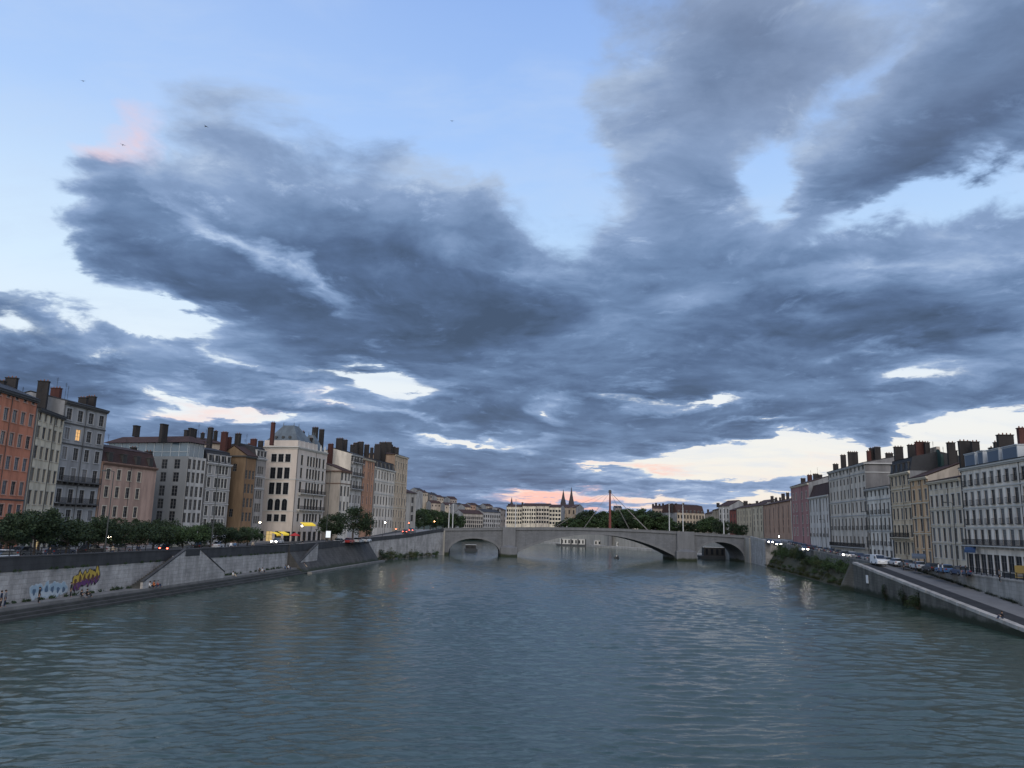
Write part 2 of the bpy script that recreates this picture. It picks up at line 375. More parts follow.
# hill behind the left bank
hm = MB(); hx = [-900+20*i for i in range(56)]; hy = [640+30*i for i in range(24)]
def hillz(x, y):
    f = max(0, min(1, (25-x)/190)); f = f*f*(3-2*f)
    e = max(0, min(1, (y-640)/200)); e = e*e*(3-2*e)
    return 6.5+30*f*e*(1-.25*max(0, (y-1000)/350))+2.0*math.sin(x*.03+y*.01)*e*f
nx, ny = len(hx), len(hy)
hm.add([(x, y, hillz(x, y)) for y in hy for x in hx], [(j*nx+i, j*nx+i+1, (j+1)*nx+i+1, (j+1)*nx+i) for j in range(ny-1) for i in range(nx-1)])
ho = hm.build('hill', mat('hill_scrub', (.03, .04, .028), .95, .4, .06)); tag(ho, None, None, kind='structure')
# ================================================================ quay walls
stone = mat('quay_stone', (.36, .34, .32), .92, .55, .45, bump=.05, dirt=.28, brick=(1.6, .55, .03))
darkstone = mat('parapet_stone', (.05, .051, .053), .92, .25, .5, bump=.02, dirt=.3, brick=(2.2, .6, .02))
coping = mat('coping_stone', (.36, .34, .31), .9, .2, .8, dirt=.3)
stepst = mat('step_stone', (.17, .165, .155), .9, .22, .6, dirt=.25)
weed = mat('weeds', (.035, .05, .02), .95, .4, 1.5)
def strip(mb, ys, xf0, xf1, z0f, z1f, mi=0):
    """a wall running up the river: section x0..x1, z0..z1 at each y"""
    sec = []
    for y in ys:
        x0, x1, z0, z1 = xf0(y), xf1(y), z0f(y), z1f(y)
        sec += [(x0, y, z0), (x1, y, z0), (x1, y, z1), (x0, y, z1)]
    n = len(ys); fs = [(0, 1, 2, 3), tuple(4*(n-1)+k for k in (3, 2, 1, 0))]
    for i in range(n-1):
        for k in range(4): fs.append((4*i+k, 4*i+(k+1) % 4, 4*(i+1)+(k+1) % 4, 4*(i+1)+k))
    mb.add(sec, fs, mi)
def ptop(y): return zl(y)+.95
qw = thing('quay_wall', 'long pale stone quay wall with dark parapet along the left bank, painted with graffiti', 'quay wall')
ysw = frange(-60, 170, 10)
m_ = MB(); strip(m_, ysw, lambda y: lwall(y)-.5, lwall, lambda y: -1, lambda y: zl(y)-.75); m_.build('wall_face', stone, qw)
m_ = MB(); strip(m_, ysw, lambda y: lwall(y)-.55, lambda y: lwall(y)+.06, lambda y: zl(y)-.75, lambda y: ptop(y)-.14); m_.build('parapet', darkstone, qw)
m_ = MB(); strip(m_, ysw, lambda y: lwall(y)-.62, lambda y: lwall(y)+.14, lambda y: ptop(y)-.14, ptop); m_.build('coping', mat('parapet_coping', (.06, .06, .062), .9, .2, .8), qw)
# battered dark wall then pale wall up to the bridge
bw = thing('battered_quay_wall', 'dark sloping stone quay wall rising from the water below the pair of big trees', 'quay wall')
ysb = frange(170.02, 233, 9)
m_ = MB(); sec = []
for y in ysb: sec += [(lwall(y)-.5, y, -1), (lwater(y)+.6, y, -1), (lwall(y)+.25, y, zl(y)-.6), (lwall(y)-.5, y, zl(y)-.6)]
n = len(ysb); m_.add(sec, [(0, 1, 2, 3), tuple(4*(n-1)+k for k in (3, 2, 1, 0))]+[(4*i+k, 4*i+(k+1) % 4, 4*(i+1)+(k+1) % 4, 4*(i+1)+k) for i in range(n-1) for k in range(4)])
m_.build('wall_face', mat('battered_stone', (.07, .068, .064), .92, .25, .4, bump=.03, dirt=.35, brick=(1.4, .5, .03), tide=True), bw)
m_ = MB(); strip(m_, ysb, lambda y: lwall(y)-.55, lambda y: lwall(y)+.35, lambda y: zl(y)-.6, ptop); m_.build('parapet', darkstone, bw)
m_ = MB(); strip(m_, ysb, lambda y: lwater(y)+.5, lambda y: lwater(y)+1.5, lambda y: -1, lambda y: .45); m_.build('footing', stepst, bw)
cw = thing('bridge_approach_wall', 'pale stained stone quay wall between the dark wall and the arched bridge on the left', 'quay wall')
ysc = frange(233.02, 296, 6)
m_ = MB(); strip(m_, ysc, lambda y: lwall(y)-.5, lwall, lambda y: -1, lambda y: zl(y)-.2); m_.build('wall_face', stone, cw)
m_ = MB(); strip(m_, ysc, lambda y: lwall(y)-.55, lambda y: lwall(y)+.12, lambda y: zl(y)-.2, ptop); m_.build('parapet', darkstone, cw)
# lower quay with long steps
lq = thing('lower_quay', 'low stone landing with three long steps down to the water on the left bank', 'steps')
ysq = frange(-60, 172, 8)
m_ = MB(); strip(m_, ysq, lambda y: lwall(y)+.004, lambda y: lwater(y)-1.8, lambda y: -1, lambda y: 1.25); m_.build('landing', stepst, lq)
for i in range(3):
    m_ = MB(); strip(m_, ysq, lambda y: lwater(y)-1.798+.6*i, lambda y: lwater(y)-1.2+.6*i, lambda y: -1, lambda y: .93-.33*i); m_.build('step', mat('wet_step_stone', (.06, .06, .056), .7, .25, .6, dirt=.3), lq)
# flights of stairs against the wall
def stairs(y_top, y_bot, label, side=1.7):
    t = thing('stone_stairs', label, 'stairs', (0, 0, 0), 0, 'stone stair flights against the left quay wall')
    n = 22; zt = zl(y_top)-.05; zb = 1.25; a = MB()
    for i in range(n):
        ya = y_top+(y_bot-y_top)*i/n; yb = y_top+(y_bot-y_top)*(i+1)/n; z = zt-(zt-zb)*(i+1)/(n+1)
        lo, hi = min(ya, yb), max(ya, yb)
        a.add([(lwall(lo)+.06, lo, zb), (lwall(lo)+side, lo, zb), (lwall(hi)+side, hi, zb), (lwall(hi)+.06, hi, zb),
               (lwall(lo)+.06, lo, z), (lwall(lo)+side, lo, z), (lwall(hi)+side, hi, z), (lwall(hi)+.06, hi, z)],
              [(0,3,2,1),(4,5,6,7),(0,1,5,4),(1,2,6,5),(2,3,7,6),(3,0,4,7)])
    a.build('flight', mat('shaded_step_stone', (.07, .07, .066), .92, .3, .6, dirt=.3), t)  # base colour darkened for the shade in the stair void, grime streaks over it
    b = MB(); x0, x1 = side+.01, side+.36
    P = lambda y, dx, z: (lwall(y)+dx, y, z)
    b.hexa([P(y_top, x0, zb), P(y_bot, x0, zb), P(y_bot, x0, zb+.9), P(y_top, x0, zt+.95)], [P(y_top, x1, zb), P(y_bot, x1, zb), P(y_bot, x1, zb+.9), P(y_top, x1, zt+.95)])
    b.build('side_wall', stone, t)
    c = MB(); c.hexa([P(y_top, x0-.05, zt+.9), P(y_bot, x0-.05, zb+.85), P(y_bot, x0-.05, zb+1.05), P(y_top, x0-.05, zt+1.1)], [P(y_top, x1+.05, zt+.9), P(y_bot, x1+.05, zb+.85), P(y_bot, x1+.05, zb+1.05), P(y_top, x1+.05, zt+1.1)])
    c.build('coping', darkstone, t)
def landing_block():
    t = thing('stair_landing', 'pale stone block between the two flights of stairs on the left quay wall', 'landing'); a = MB()
    strip(a, [122.01, 126.49], lambda y: lwall(y)+.07, lambda y: lwall(y)+2.05, lambda y: 1.25, lambda y: zl(y)-.05); a.build('block', stone, t)
    a = MB(); strip(a, [122.01, 126.49], lambda y: lwall(y)+1.7, lambda y: lwall(y)+2.1, lambda y: zl(y)-.05, lambda y: zl(y)+1.0); a.build('parapet', darkstone, t)
landing_block()
stairs(122, 111, 'stone stair flight coming down towards the graffiti on the left quay wall')
stairs(126.5, 136, 'stone stair flight running down away from the graffiti towards the bridge')
stairs(183, 171.5, 'stone stair flight at the foot of the white turreted building, farthest along the quay')
# graffiti (paint on the wall)
def graffiti(px0, px1, ya, yb, cols, seed, label):
    rng = random.Random(seed)
    def yy(px):                                  # where that column meets the wall
        lo, hi = 60, 200
        for _ in range(40):
            md = (lo+hi)/2; r = ray(px, 590); x = r.x/r.y*md
            if x > lwall(md): lo = md
            else: hi = md
        return lo
    y0, y1 = yy(px0), yy(px1); z_t, z_b = ya, yb
    t = MB(); n = 6; dy = (y1-y0)/n
    for k in range(n):
        cy = y0+dy*(k+.5); cz = (z_t+z_b)/2+(.25*(k-n/2)*.5 if cols == 'y' else rng.uniform(-.1, .1))
        rz_ = (z_t-z_b)/2*rng.uniform(.8, 1.05); ry = dy*.62
        for lay, (sc, mi) in enumerate([(1.12, 0), (.95, 1), (.95, 2), (.45, 3)]):
            pts = []
            for j in range(14):
                a = 2*math.pi*j/14; w_ = 1+.18*math.sin(3*a+k*1.7)+rng.uniform(-.12, .12)
                py_, pz_ = cy+ry*sc*w_*math.cos(a), cz+rz_*sc*w_*math.sin(a)
                if mi == 2: pz_ = min(pz_, cz-.1*rz_+.12*math.sin(5*a))
                if mi == 3: pz_ += .2*rz_*math.sin(k)
                pts.append((lwall(py_)+.012+.006*lay+.0012*k, py_, max(1.3, pz_)))
            t.add(pts, [range(14)], mi)
    return t
gy = graffiti(72, 97, 4.35, 2.2, 'y', 3, '')
gy.build('graffiti', [mat('paint_black', (.02, .015, .02), .6), mat('paint_yellow', (.42, .29, .05), .6), mat('paint_purple', (.10, .035, .11), .6), mat('paint_yellow_dark', (.10, .05, .02), .6)], qw)['label'] = 'yellow and purple graffiti lettering'
gw = graffiti(31, 66, 3.1, 1.35, 'w', 5, '')
gw.build('graffiti', [mat('paint_white', (.36, .41, .44), .6), mat('paint_pale_blue', (.26, .34, .40), .6), mat('paint_white2', (.40, .44, .46), .6), mat('paint_blue', (.08, .12, .17), .6)], qw)['label'] = 'white and pale blue graffiti lettering'
# ================================================================ buildings
GLD = mat('window_glass', (.010, .012, .016), .3, .1, 2, spec=.2)
GLC = mat('glass_with_curtain', (.12, .125, .135), .25, .2, 3, spec=.5)
GLB = mat('blue_grey_glass', (.06, .08, .10), .08, .1, 2, spec=.8)  # glossy blue-grey glass, paler than the plain window glass
SHG = mat('grey_shutter', (.12, .122, .125), .8, .1, 3)
SHB = mat('brown_shutter', (.17, .145, .105), .8, .1, 3)
LIT = mat('lit_window', (.5, .3, .12), .5, .1, 3, emit=((1, .55, .2), .55))
SHOPLIT = mat('lit_shop_window', (.5, .35, .12), .5, .1, 3, emit=((1, .72, .35), .3))
IRON = mat('wrought_iron', (.015, .015, .017), .6, .1, 3)
ZINC = mat('zinc_roof', (.095, .115, .13), .55, .2, .7, dirt=.3)
TILE = mat('clay_tile_roof', (.05, .028, .025), .9, .3, 1.2, dirt=.2, brick=(.4, .35, .04))
SLATE = mat('slate_roof', (.028, .029, .033), .75, .25, 1.2, brick=(.5, .3, .02))
BRICKR = mat('red_brick_chimney', (.07, .028, .024), .92, .25, 1.5, brick=(.5, .16, .02), dirt=.3)
BRICKD = mat('sooty_chimney', (.03, .027, .027), .92, .25, 1.5, brick=(.5, .16, .02), dirt=.3)
POT = mat('chimney_pot', (.16, .075, .05), .9, .2, 3)
PARTY = mat('grey_party_wall', (.20, .205, .215), .92, .2, .3, dirt=.35)
_wc = {}
def win_mesh(w, h, frame, pane, trim, arch=False, far=False):
    key = (round(w, 2), round(h, 2), frame.name, pane.name, trim.name if trim else '', arch, far)
    if key in _wc: return _wc[key]
    x = w/2; f = MB()
    if far:
        f.box(-x+.002, x-.002, .10, .16, .002, h-.002); r = (f.mesh('window', pane), None)
        _wc[key] = r; return r
    if trim:
        f.box(-x-.16, -x-.003, -.045, .05, -.02, h+.16, 1); f.box(x+.003, x+.16, -.045, .05, -.02, h+.16, 1)
        f.box(-x-.003, x+.003, -.045, .05, h+.003, h+.16, 1)
        f.box(-x-.22, x+.22, -.12, .05, -.14, -.022, 1)
    t = .05
    f.box(-x+.003, -x+t, .07, .13, .003, h-.003); f.box(x-t, x-.003, .07, .13, .003, h-.003)
    f.box(-x+t, x-t, .07, .13, .003, t); f.box(-x+t, x-t, .07, .13, h-t, h-.003)
    f.box(-.025, .025, .07, .125, t, h-t)
    for q in ((.36, .69) if h > 1.5 else (.5,)): f.box(-x+t, x-t, .075, .12, h*q-.02, h*q+.02)
    if arch:
        for s in (-1, 1):
            pts = [(s*x, -.01, h)]+[(s*x*math.cos(a), -.01, h-x+x*math.sin(a)) for a in [math.pi/2*i/6 for i in range(7)]]
            pts = [(p[0]*.997, p[1], min(p[2], h-.002)) for p in pts]
            f.hexa(pts, [(p[0], .1, p[2]) for p in pts], 1 if trim else 0)
    p = MB(); p.box(-x+.004, x-.004, .134, .17, .004, h-.004)
    r = (f.mesh('window', [frame, trim or frame]), p.mesh('pane', pane)); _wc[key] = r; return r
def wall_panel(mb, u0, u1, v0, v1, ops, rev=.24):
    us = sorted({u0, u1, *[o[0] for o in ops], *[o[1] for o in ops]}); vs = sorted({v0, v1, *[o[2] for o in ops], *[o[3] for o in ops]})
    def inside(u, v): return any(o[0] < u < o[1] and o[2] < v < o[3] for o in ops)
    for j in range(len(vs)-1):
        run = None
        for i in range(len(us)-1):
            if not inside((us[i]+us[i+1])/2, (vs[j]+vs[j+1])/2):
                if run is None: run = us[i]
            if run is not None and (inside((us[i]+us[i+1])/2, (vs[j]+vs[j+1])/2)):
                mb.quad((run, 0, vs[j]), (us[i], 0, vs[j]), (us[i], 0, vs[j+1]), (run, 0, vs[j+1])); run = None
        if run is not None: mb.quad((run, 0, vs[j]), (u1, 0, vs[j]), (u1, 0, vs[j+1]), (run, 0, vs[j+1]))
    for (a, b, c, d) in ops:
        mb.quad((a, 0, c), (a, 0, d), (a, rev, d), (a, rev, c)); mb.quad((b, 0, c), (b, rev, c), (b, rev, d), (b, 0, d))
        mb.quad((a, 0, c), (a, rev, c), (b, rev, c), (b, 0, c)); mb.quad((a, 0, d), (b, 0, d), (b, rev, d), (a, rev, d))
        mb.quad((a, rev, c), (a, rev, d), (b, rev, d), (b, rev, c))
BW = mat('white_frame', (.17, .17, .17), .6, .05, 3)
BD = mat('dark_frame', (.05, .05, .05), .6, .05, 3)
SIDEM = {}
def building(name, label, L, R, z0, rows, cols, wall, rx=None, w=1.1, trim=None, frame=BW, panes=((GLD, 1),), body=12.0, party=None,
             roof=('gable', 2.2, TILE), chim=(), side=None, cornice=None, course=(), balc=(), jul=(), lit=(), ground=None, arch=(),
             span=(0, 1), far=False, wh=None, group=None, seed=1, shop=False, dorm=0, cat='building', frontdoor=True):
    """L, R: (px, py, depth) of the two ends of the eave; rows: (py, height) of window centres seen at column rx"""
    rng = random.Random(seed*77+len(label))
    pl, pr = at_depth(*L), at_depth(*R); H = (pl.z+pr.z)/2
    d = Vector((pr.x-pl.x, pr.y-pl.y, 0)); ln = d.length-.04; d.normalize(); into = Vector((-d.y, d.x, 0))
    rz = math.atan2(d.y, d.x); base = Vector((pl.x, pl.y, z0))+d*.02
    T = thing(name, label, cat, base, rz, group); H -= z0
    party = party or PARTY; w = w*1.13
    def loc_of(px, py, off=0.0):
        r = ray(px, py); o = Vector((0, 0, CAMZ)); q = base+into*off
        t = (q-o).dot(into)/r.dot(into); p = o+r*t
        return (p-base).dot(d), p.z-z0, p
    def face(M, width, rws, cls, ref, ww, sp, wallname, wallmat, tag_side=False, offs=0.0, gnd=None, top=H, archs=(), js=(), bs=(), ltd=(), vs_plane=None):
        ops = []; wins = []
        if isinstance(cls, int): cc = [sp[0]*width+(sp[1]-sp[0])*width*(i+.5)/cls for i in range(cls)]
        else: cc = [c*width for c in cls]
        for ri, rw in enumerate(rws):
            py, h = rw[0], rw[1]
            if vs_plane: v = vs_plane(ref, py)
            else: v = loc_of(ref, py)[1]
            wwr = rw[2] if len(rw) > 2 else ww
            v0, v1 = v-h/2, v+h/2
            if v1 > top-.15: v1 = top-.15
            if v0 < .3 or v1-v0 < .3: continue
            for ci, c in enumerate(cc):
                if c-wwr/2 < .1 or c+wwr/2 > width-.1: continue
                ops.append((c-wwr/2, c+wwr/2, v0, v1)); wins.append((ri, ci, c, v0, v1-v0, wwr))
        if gnd:
            n, gw, gh = gnd; ups = list(ops)
            for i in range(n):
                c = width*(i+.5)/n; 
                if all(o[2] > gh+.2 or o[3] < .2 for o in ups): ops.append((c-gw/2, c+gw/2, .25, gh)); wins.append(('g', i, c, .25, gh-.25, gw))
        # openings of one row share their limits; rows must not overlap
        wb = MB(); wb.M = M; wall_panel(wb, 0, width, 0, top, ops); wob = wb.build(wallname, wallmat, T)
        for (ri, ci, c, v0, h, wwr) in wins:
            tot = sum(p[1] for p in panes); q = rng.random()*tot; pm = panes[-1][0]
            for p_, wt in panes:
                if q < wt: pm = p_; break
                q -= wt
            nm = 'window'
            if ri == 'g': pm = SHOPLIT if (shop and rng.random() < shop*.08) else GLD; nm = 'shop_window' if shop else 'window'
            if (ri, ci) in ltd: pm = LIT
            fm, pn = win_mesh(wwr, h, frame, pm, trim if ri != 'g' else None, ri in archs, far)
            o = ob(nm, fm, T); o.matrix_local = M @ Matrix.Translation((c, 0, v0))
            if pn: ob('shutter' if pm in (SHG, SHB) else 'pane', pn, o)
            if ri in js:
                bk = ('jul', round(wwr, 2)); 
                if bk not in _wc:
                    b = MB(); b.box(-wwr/2-.1, wwr/2+.1, -.32, -.28, .85, .9); b.box(-wwr/2-.1, wwr/2+.1, -.32, -.0, -.06, .0)
                    n = 7
                    for k in range(n): xx = -wwr/2-.1+(wwr+.2)*k/(n-1); b.box(xx-.015, xx+.015, -.315, -.285, 0, .85)
                    _wc[bk] = b.mesh('window_railing', IRON)
                ob('railing', _wc[bk], o)
        for ri in bs:
            rr = [x for x in wins if x[0] == ri]
            if not rr: continue
            v0 = rr[0][3]-.1; a = min(x[2] for x in rr)-1.0; b_ = max(x[2] for x in rr)+1.0
            m2 = MB(); m2.M = M; m2.box(a, b_, -.9, -.005, v0-.2, v0-.02)
            for k in range(int((b_-a)/1.6)+1): xx = a+.2+k*1.6; m2.box(xx, xx+.18, -.7, -.005, v0-.55, v0-.2)
            bo = m2.build('balcony', cornice or wallmat, T)
            m3 = MB(); m3.M = M; m3.box(a, b_, -.88, -.84, v0+.95, v0+1.0); m3.box(a, b_, -.88, -.84, v0+.08, v0+.11)
            xx = a
            while xx < b_: m3.box(xx, xx+.035, -.875, -.845, v0-.02, v0+.95); xx += .16
            for xx in (a, b_-.03): m3.box(xx, xx+.03, -.84, -.01, v0+.95, v0+1.0)
            m3.build('railing', IRON, bo)
        return wins
    I4 = Matrix.Identity(4)
    ref = rx if rx is not None else (L[0]+R[0])/2
    fw = face(I4, ln, rows, cols, ref, w, span, 'wall', wall, gnd=ground, archs=arch, js=jul, bs=balc, ltd=lit)
    ML = Matrix.Translation((0, body, 0)) @ Matrix.Rotation(-math.pi/2, 4, 'Z'); MR = Matrix.Translation((ln, 0, 0)) @ Matrix.Rotation(math.pi/2, 4, 'Z')
    MBk = Matrix.Translation((ln, body, 0)) @ Matrix.Rotation(math.pi, 4, 'Z')
    # gable ends / party walls
    top_of = {'gable': 1, 'hip': 0}.get(roof[0], 0)
    for key, Mx in (('L', ML), ('R', MR)):
        if side and side.get('on') == key:
            def vp(rf, py, key=key):
                # plane of that side
                px_ = side['rx']; r = ray(px_, py); o = Vector((0, 0, CAMZ)); q = base+(d*ln if key == 'R' else Vector())
                t = (q-o).dot(d)/r.dot(d); return (o+r*t).z-z0
            face(Mx, body, side.get('rows', ()), side.get('cols', 1), side['rx'], side.get('w', w), side.get('span', (0, 1)), 'side_wall', side.get('mat', wall), vs_plane=vp, gnd=side.get('ground'), archs=side.get('arch', ()), bs=side.get('balc', ()))
        else:
            b = MB(); b.M = Mx; b.quad((0, 0, 0), (body, 0, 0), (body, 0, H), (0, 0, H)); b.build('side_wall', party, T)
    b = MB(); b.M = MBk; b.quad((0, 0, 0), (ln, 0, 0), (ln, 0, H), (0, 0, H)); b.build('rear_wall', party, T)
    if cornice:
        b = MB(); b.box(-.01, ln+.01, -.45, -.004, H-.38, H-.1); b.box(-.01, ln+.01, -.28, -.004, H-.62, H-.38)
        if side: 
            if side['on'] == 'L': b.box(-.45, -.012, -.45, body, H-.38, H-.1)
            else: b.box(ln+.012, ln+.45, -.45, body, H-.38, H-.1)
        b.build('cornice', cornice, T)
    for py in course:
        v = loc_of(ref, py)[1]
        b = MB(); b.box(0, ln, -.14, -.004, v-.12, v+.1)
        if side and side['on'] == 'L': b.box(-.14, -.004, -.14, body-.01, v-.12, v+.1)
        if side and side['on'] == 'R': b.box(ln+.004, ln+.14, -.14, body-.01, v-.12, v+.1)
        b.build('string_course', cornice or wall, T)
    dpm = MB(); dpm.tube([(.18, -.09, .2), (.18, -.09, H-.45)], .06, 6); dpm.build('drainpipe', BD, T)
    if ln > 9: dpm = MB(); dpm.tube([(ln*.62 if cols != 4 else ln*.5, -.09, .2), (ln*.62 if cols != 4 else ln*.5, -.09, H-.45)], .055, 6); dpm.build('drainpipe', BD, T)
    # roof
    kind, rh, rm = roof[:3]; r = MB(); e = .5
    if kind == 'gable':
        yb = body+e; ym = body/2; s = rh/(ym+e); t = .14
        sec = [(-e, H-.1), (ym, H-.1+rh), (yb, H-.1), (yb, H-.1+t), (ym, H-.1+rh+t), (-e, H-.1+t)]
        x0, x1 = -.05, ln+.05
        r.hexa([(x0, a, c) for a, c in sec], [(x1, a, c) for a, c in sec])
        ro = r.build('roof', rm, T)
        for xx in (.0, ln):
            gb = MB(); gb.add([(xx, 0, H-.001), (xx, body, H-.001), (xx, ym, H-.1+rh*.93)], [(0, 1, 2)])
            gb.build('gable', side.get('mat', party) if side else party, T)
    elif kind == 'hip':
        i = min(body, ln)/2*.95; r.hexa([(-e, -e, H-.08), (ln+e, -e, H-.08), (ln+e, body+e, H-.08), (-e, body+e, H-.08)], [(-e, -e, H+.06), (ln+e, -e, H+.06), (ln+e, body+e, H+.06), (-e, body+e, H+.06)])
        r.hexa([(-e, -e, H+.06), (ln+e, -e, H+.06), (ln+e, body+e, H+.06), (-e, body+e, H+.06)], [(i, i*.98, H+rh), (ln-i, i*.98, H+rh), (ln-i, body-i*.98, H+rh), (i, body-i*.98, H+rh)])
        ro = r.build('roof', rm, T)
    elif kind == 'mansard':
        i = roof[3] if len(roof) > 3 else .9; j = body/2-.5
        r.hexa([(0, .05, H-.05), (ln, .05, H-.05), (ln, body-.05, H-.05), (0, body-.05, H-.05)], [(0 if not side else i, i, H+rh), (ln if not side else ln-i, i, H+rh), (ln, body-i, H+rh), (0, body-i, H+rh)])
        r.hexa([(0, i-.12, H+rh), (ln, i-.12, H+rh), (ln, body-i, H+rh), (0, body-i, H+rh)], [(0, j, H+rh+1.1), (ln, j, H+rh+1.1), (ln, body-j, H+rh+1.1), (0, body-j, H+rh+1.1)])
        ro = r.build('roof', rm, T)
        for k in range(dorm):
            c = ln*(k+.5)/dorm; dm = MB(); hw = .62; h2 = min(rh-.25, 1.7)
            dm.box(c-hw, c+hw, -.02+.02, i+.2, H+.15, H+.15+h2); dm.box(c-hw-.12, c+hw+.12, -.14, i+.3, H+.15+h2, H+.27+h2)
            do = dm.build('dormer', roof[4] if len(roof) > 4 else BW, ro)
            dp = MB(); dp.box(c-hw+.14, c+hw-.14, -.03, -.004, H+.3, H+h2); 
            dp.mi = [1]*len(dp.mi); 
            me = dm.mesh('dormer', [roof[4] if len(roof) > 4 else BW, GLD]); 
            dm.v += dp.v; nn_ = len(dm.v)-len(dp.v); dm.f += [[nn_+q for q in f] for f in dp.f]; dm.mi += dp.mi
            do.data = dm.mesh('dormer', [roof[4] if len(roof) > 4 else BW, GLD])
    elif kind == 'pyramid':
        i = .26*ln; e = .35
        r.hexa([(-e, -e, H-.05), (ln+e, -e, H-.05), (ln+e, body+e, H-.05), (-e, body+e, H-.05)], [(i, body*.3, H+rh), (ln-i, body*.3, H+rh), (ln-i, body*.7, H+rh), (i, body*.7, H+rh)])
        ro = r.build('roof', rm, T)
    else:  # flat
        r.box(.02, ln-.02, .02, body-.02, H-.15, H+.02)
        ro = r.build('roof', rm, T)
    for ch in chim:
        px, py, wp = ch[:3]; cm = ch[3] if len(ch) > 3 else BRICKD; off = ch[4] if len(ch) > 4 else 3.5
        u, zt, p = loc_of(px, py, off); W = wp/FPX*p.y
        s_, c_ = abs(d.dot(Vector((1, 0, 0)))), abs(into.dot(Vector((1, 0, 0))))
        lx = .75; ly = max(.75, (W-lx*s_)/max(c_, .25))
        if ly > 4: ly = 4
        if s_ > .8: lx = W; ly = .9
        cmh = MB(); cmh.box(u-lx/2, u+lx/2, off-ly/2, off+ly/2, H-.4, zt-.45); 
        co = cmh.build('chimney', cm, ro)
        cp = MB(); cp.box(u-lx/2-.08, u+lx/2+.08, off-ly/2-.08, off+ly/2+.08, zt-.45, zt-.3)
        n = max(2, int(ly/.5))
        for k in range(n):
            yy = off-ly/2+ly*(k+.5)/n; hh = .3*rng.uniform(.7, 1.15)
            cp.tube([(u, yy, zt-.3), (u, yy, zt-.3+hh)], [.13, .1], 6, 1)
        # cap and pots stay with their stack
        n0 = len(cmh.v); cmh.v += cp.v; cmh.f += [[n0+q for q in f] for f in cp.f]; cmh.mi += cp.mi
        co.data = cmh.mesh('chimney', [cm, POT])
    if not far:
        for q in range(rng.choice((1, 2, 2, 3))):
            u = rng.uniform(.8, max(1, ln-.8)); v = rng.uniform(3, 6); z1 = H+rh+rng.uniform(2.2, 3.8); a = MB(); a.tube([(u, v, H), (u, v, z1)], .03, 5)
            for k in range(4): a.box(u-.45+.05*k, u+.45-.05*k, v-.012, v+.012, z1-.25-.16*k, z1-.23-.16*k)
            a.build('antenna', IRON, ro)
    return T, H, ln, loc_of
def wallm(n, c, **k): return mat('render_'+n, (min(.74, c[0]*1.30), min(.72, c[1]*1.22), min(.7, c[2]*1.12)), .92, k.get('v', .12), .25, dirt=k.get('dirt', .3), bump=.01)
PINKTRIM = mat('pink_trim', (.42, .25, .19), .85, .1, 1); LTRIM = mat('light_trim', (.42, .41, .385), .85, .1, 1); GTRIM = mat('grey_trim', (.33, .33, .33), .85, .1, 1)
BTRIM = mat('beige_trim', (.44, .39, .31), .85, .1, 1)
# ---------------- left bank, near to far
building('orange_townhouse', 'tall orange townhouse at the left edge of the photo with six rows of windows', (-34, 380, 108), (38, 398, 127.5), zl(115)-.3,
  [(397, .95, .9), (417, 1.95), (440.5, 2.0), (464, 2.0), (488.5, 2.1), (510.5, 1.8)], 8, wallm('orange', (.37, .155, .10)), rx=17, w=1.1, trim=PINKTRIM, panes=((GLD, 1), (GLB, 2), (GLC, 1)),
  roof=('gable', 2.6, SLATE), chim=((2, 379, 8, BRICKD, 5), (12.5, 376, 11, BRICKD, 5)), cornice=BD, course=(500,), ground=(6, 1.6, 2.9), shop=True, seed=1)
building('cream_townhouse', 'narrow cream townhouse with brown shutters between the orange house and the grey house', (38.3, 408.5, 128), (65, 416.5, 140), zl(130)-.3,
  [(419.5, 1.35, 1.0), (435, 2.0), (455, 2.1), (476.8, 2.2), (498.5, 2.3), (517, 1.8)], 5, wallm('cream', (.47, .43, .345)), rx=50, w=1.15, panes=((SHB, 2), (GLD, 1.2)), trim=BTRIM, 
  roof=('gable', 1.0, SLATE), chim=((44.5, 379.5, 10.5, BRICKD, 4), ), cornice=BD, ground=(4, 1.6, 2.9), shop=True, seed=2)
building('grey_townhouse', 'grey townhouse with two iron balconies and one lit window, beside the cream house', (65.3, 398.5, 140.5), (107.5, 413, 153.5), zl(145)-.3,
  [(417.5, 2.1, 1.5), (436.5, 2.1), (455.8, 2.3), (476, 2.4), (497, 2.5), (515.5, 2.0)], 4, wallm('bluegrey', (.21, .22, .235)), rx=85, w=1.25, panes=((GLD, 5), (GLC, 1)), trim=GTRIM,
  roof=('gable', 1.8, SLATE), chim=((57, 386.5, 10, BRICKR, 4.5), (84, 396, 9, BRICKD, 6), (92, 395, 9, BRICKD, 6)), cornice=BD, course=(426.5, 446.5, 486), balc=(3, 4), lit=((1, 1),), ground=(4, 1.9, 3.0), shop=True, body=14, seed=3)
building('pink_townhouse', 'low pink townhouse with pale window surrounds and dormers in a tiled roof', (103, 460.5, 153.8), (157, 468.3, 171), zl(160)-.3,
  [(475.6, 2.0), (493, 2.1), (512, 2.1), (530, 2.0)], 4, wallm('pink', (.29, .21, .18)), rx=125, w=1.0, panes=((GLD, 1),), trim=BTRIM, span=(0.02, .76),
  roof=('mansard', 3.0, TILE, 1.4, BD), dorm=4, chim=((106, 446, 5, BRICKD, 3), (134, 446, 6, BRICKD, 5), (149, 450, 7, BRICKD, 4)), cornice=mat('brown_eave', (.13, .08, .06), .8), body=13, party=wallm('pink', (.29, .21, .18)), seed=4)
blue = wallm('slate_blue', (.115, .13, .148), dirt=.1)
glz = mat('attic_glazing', (.07, .11, .15), .15, .2, .4, spec=.8)
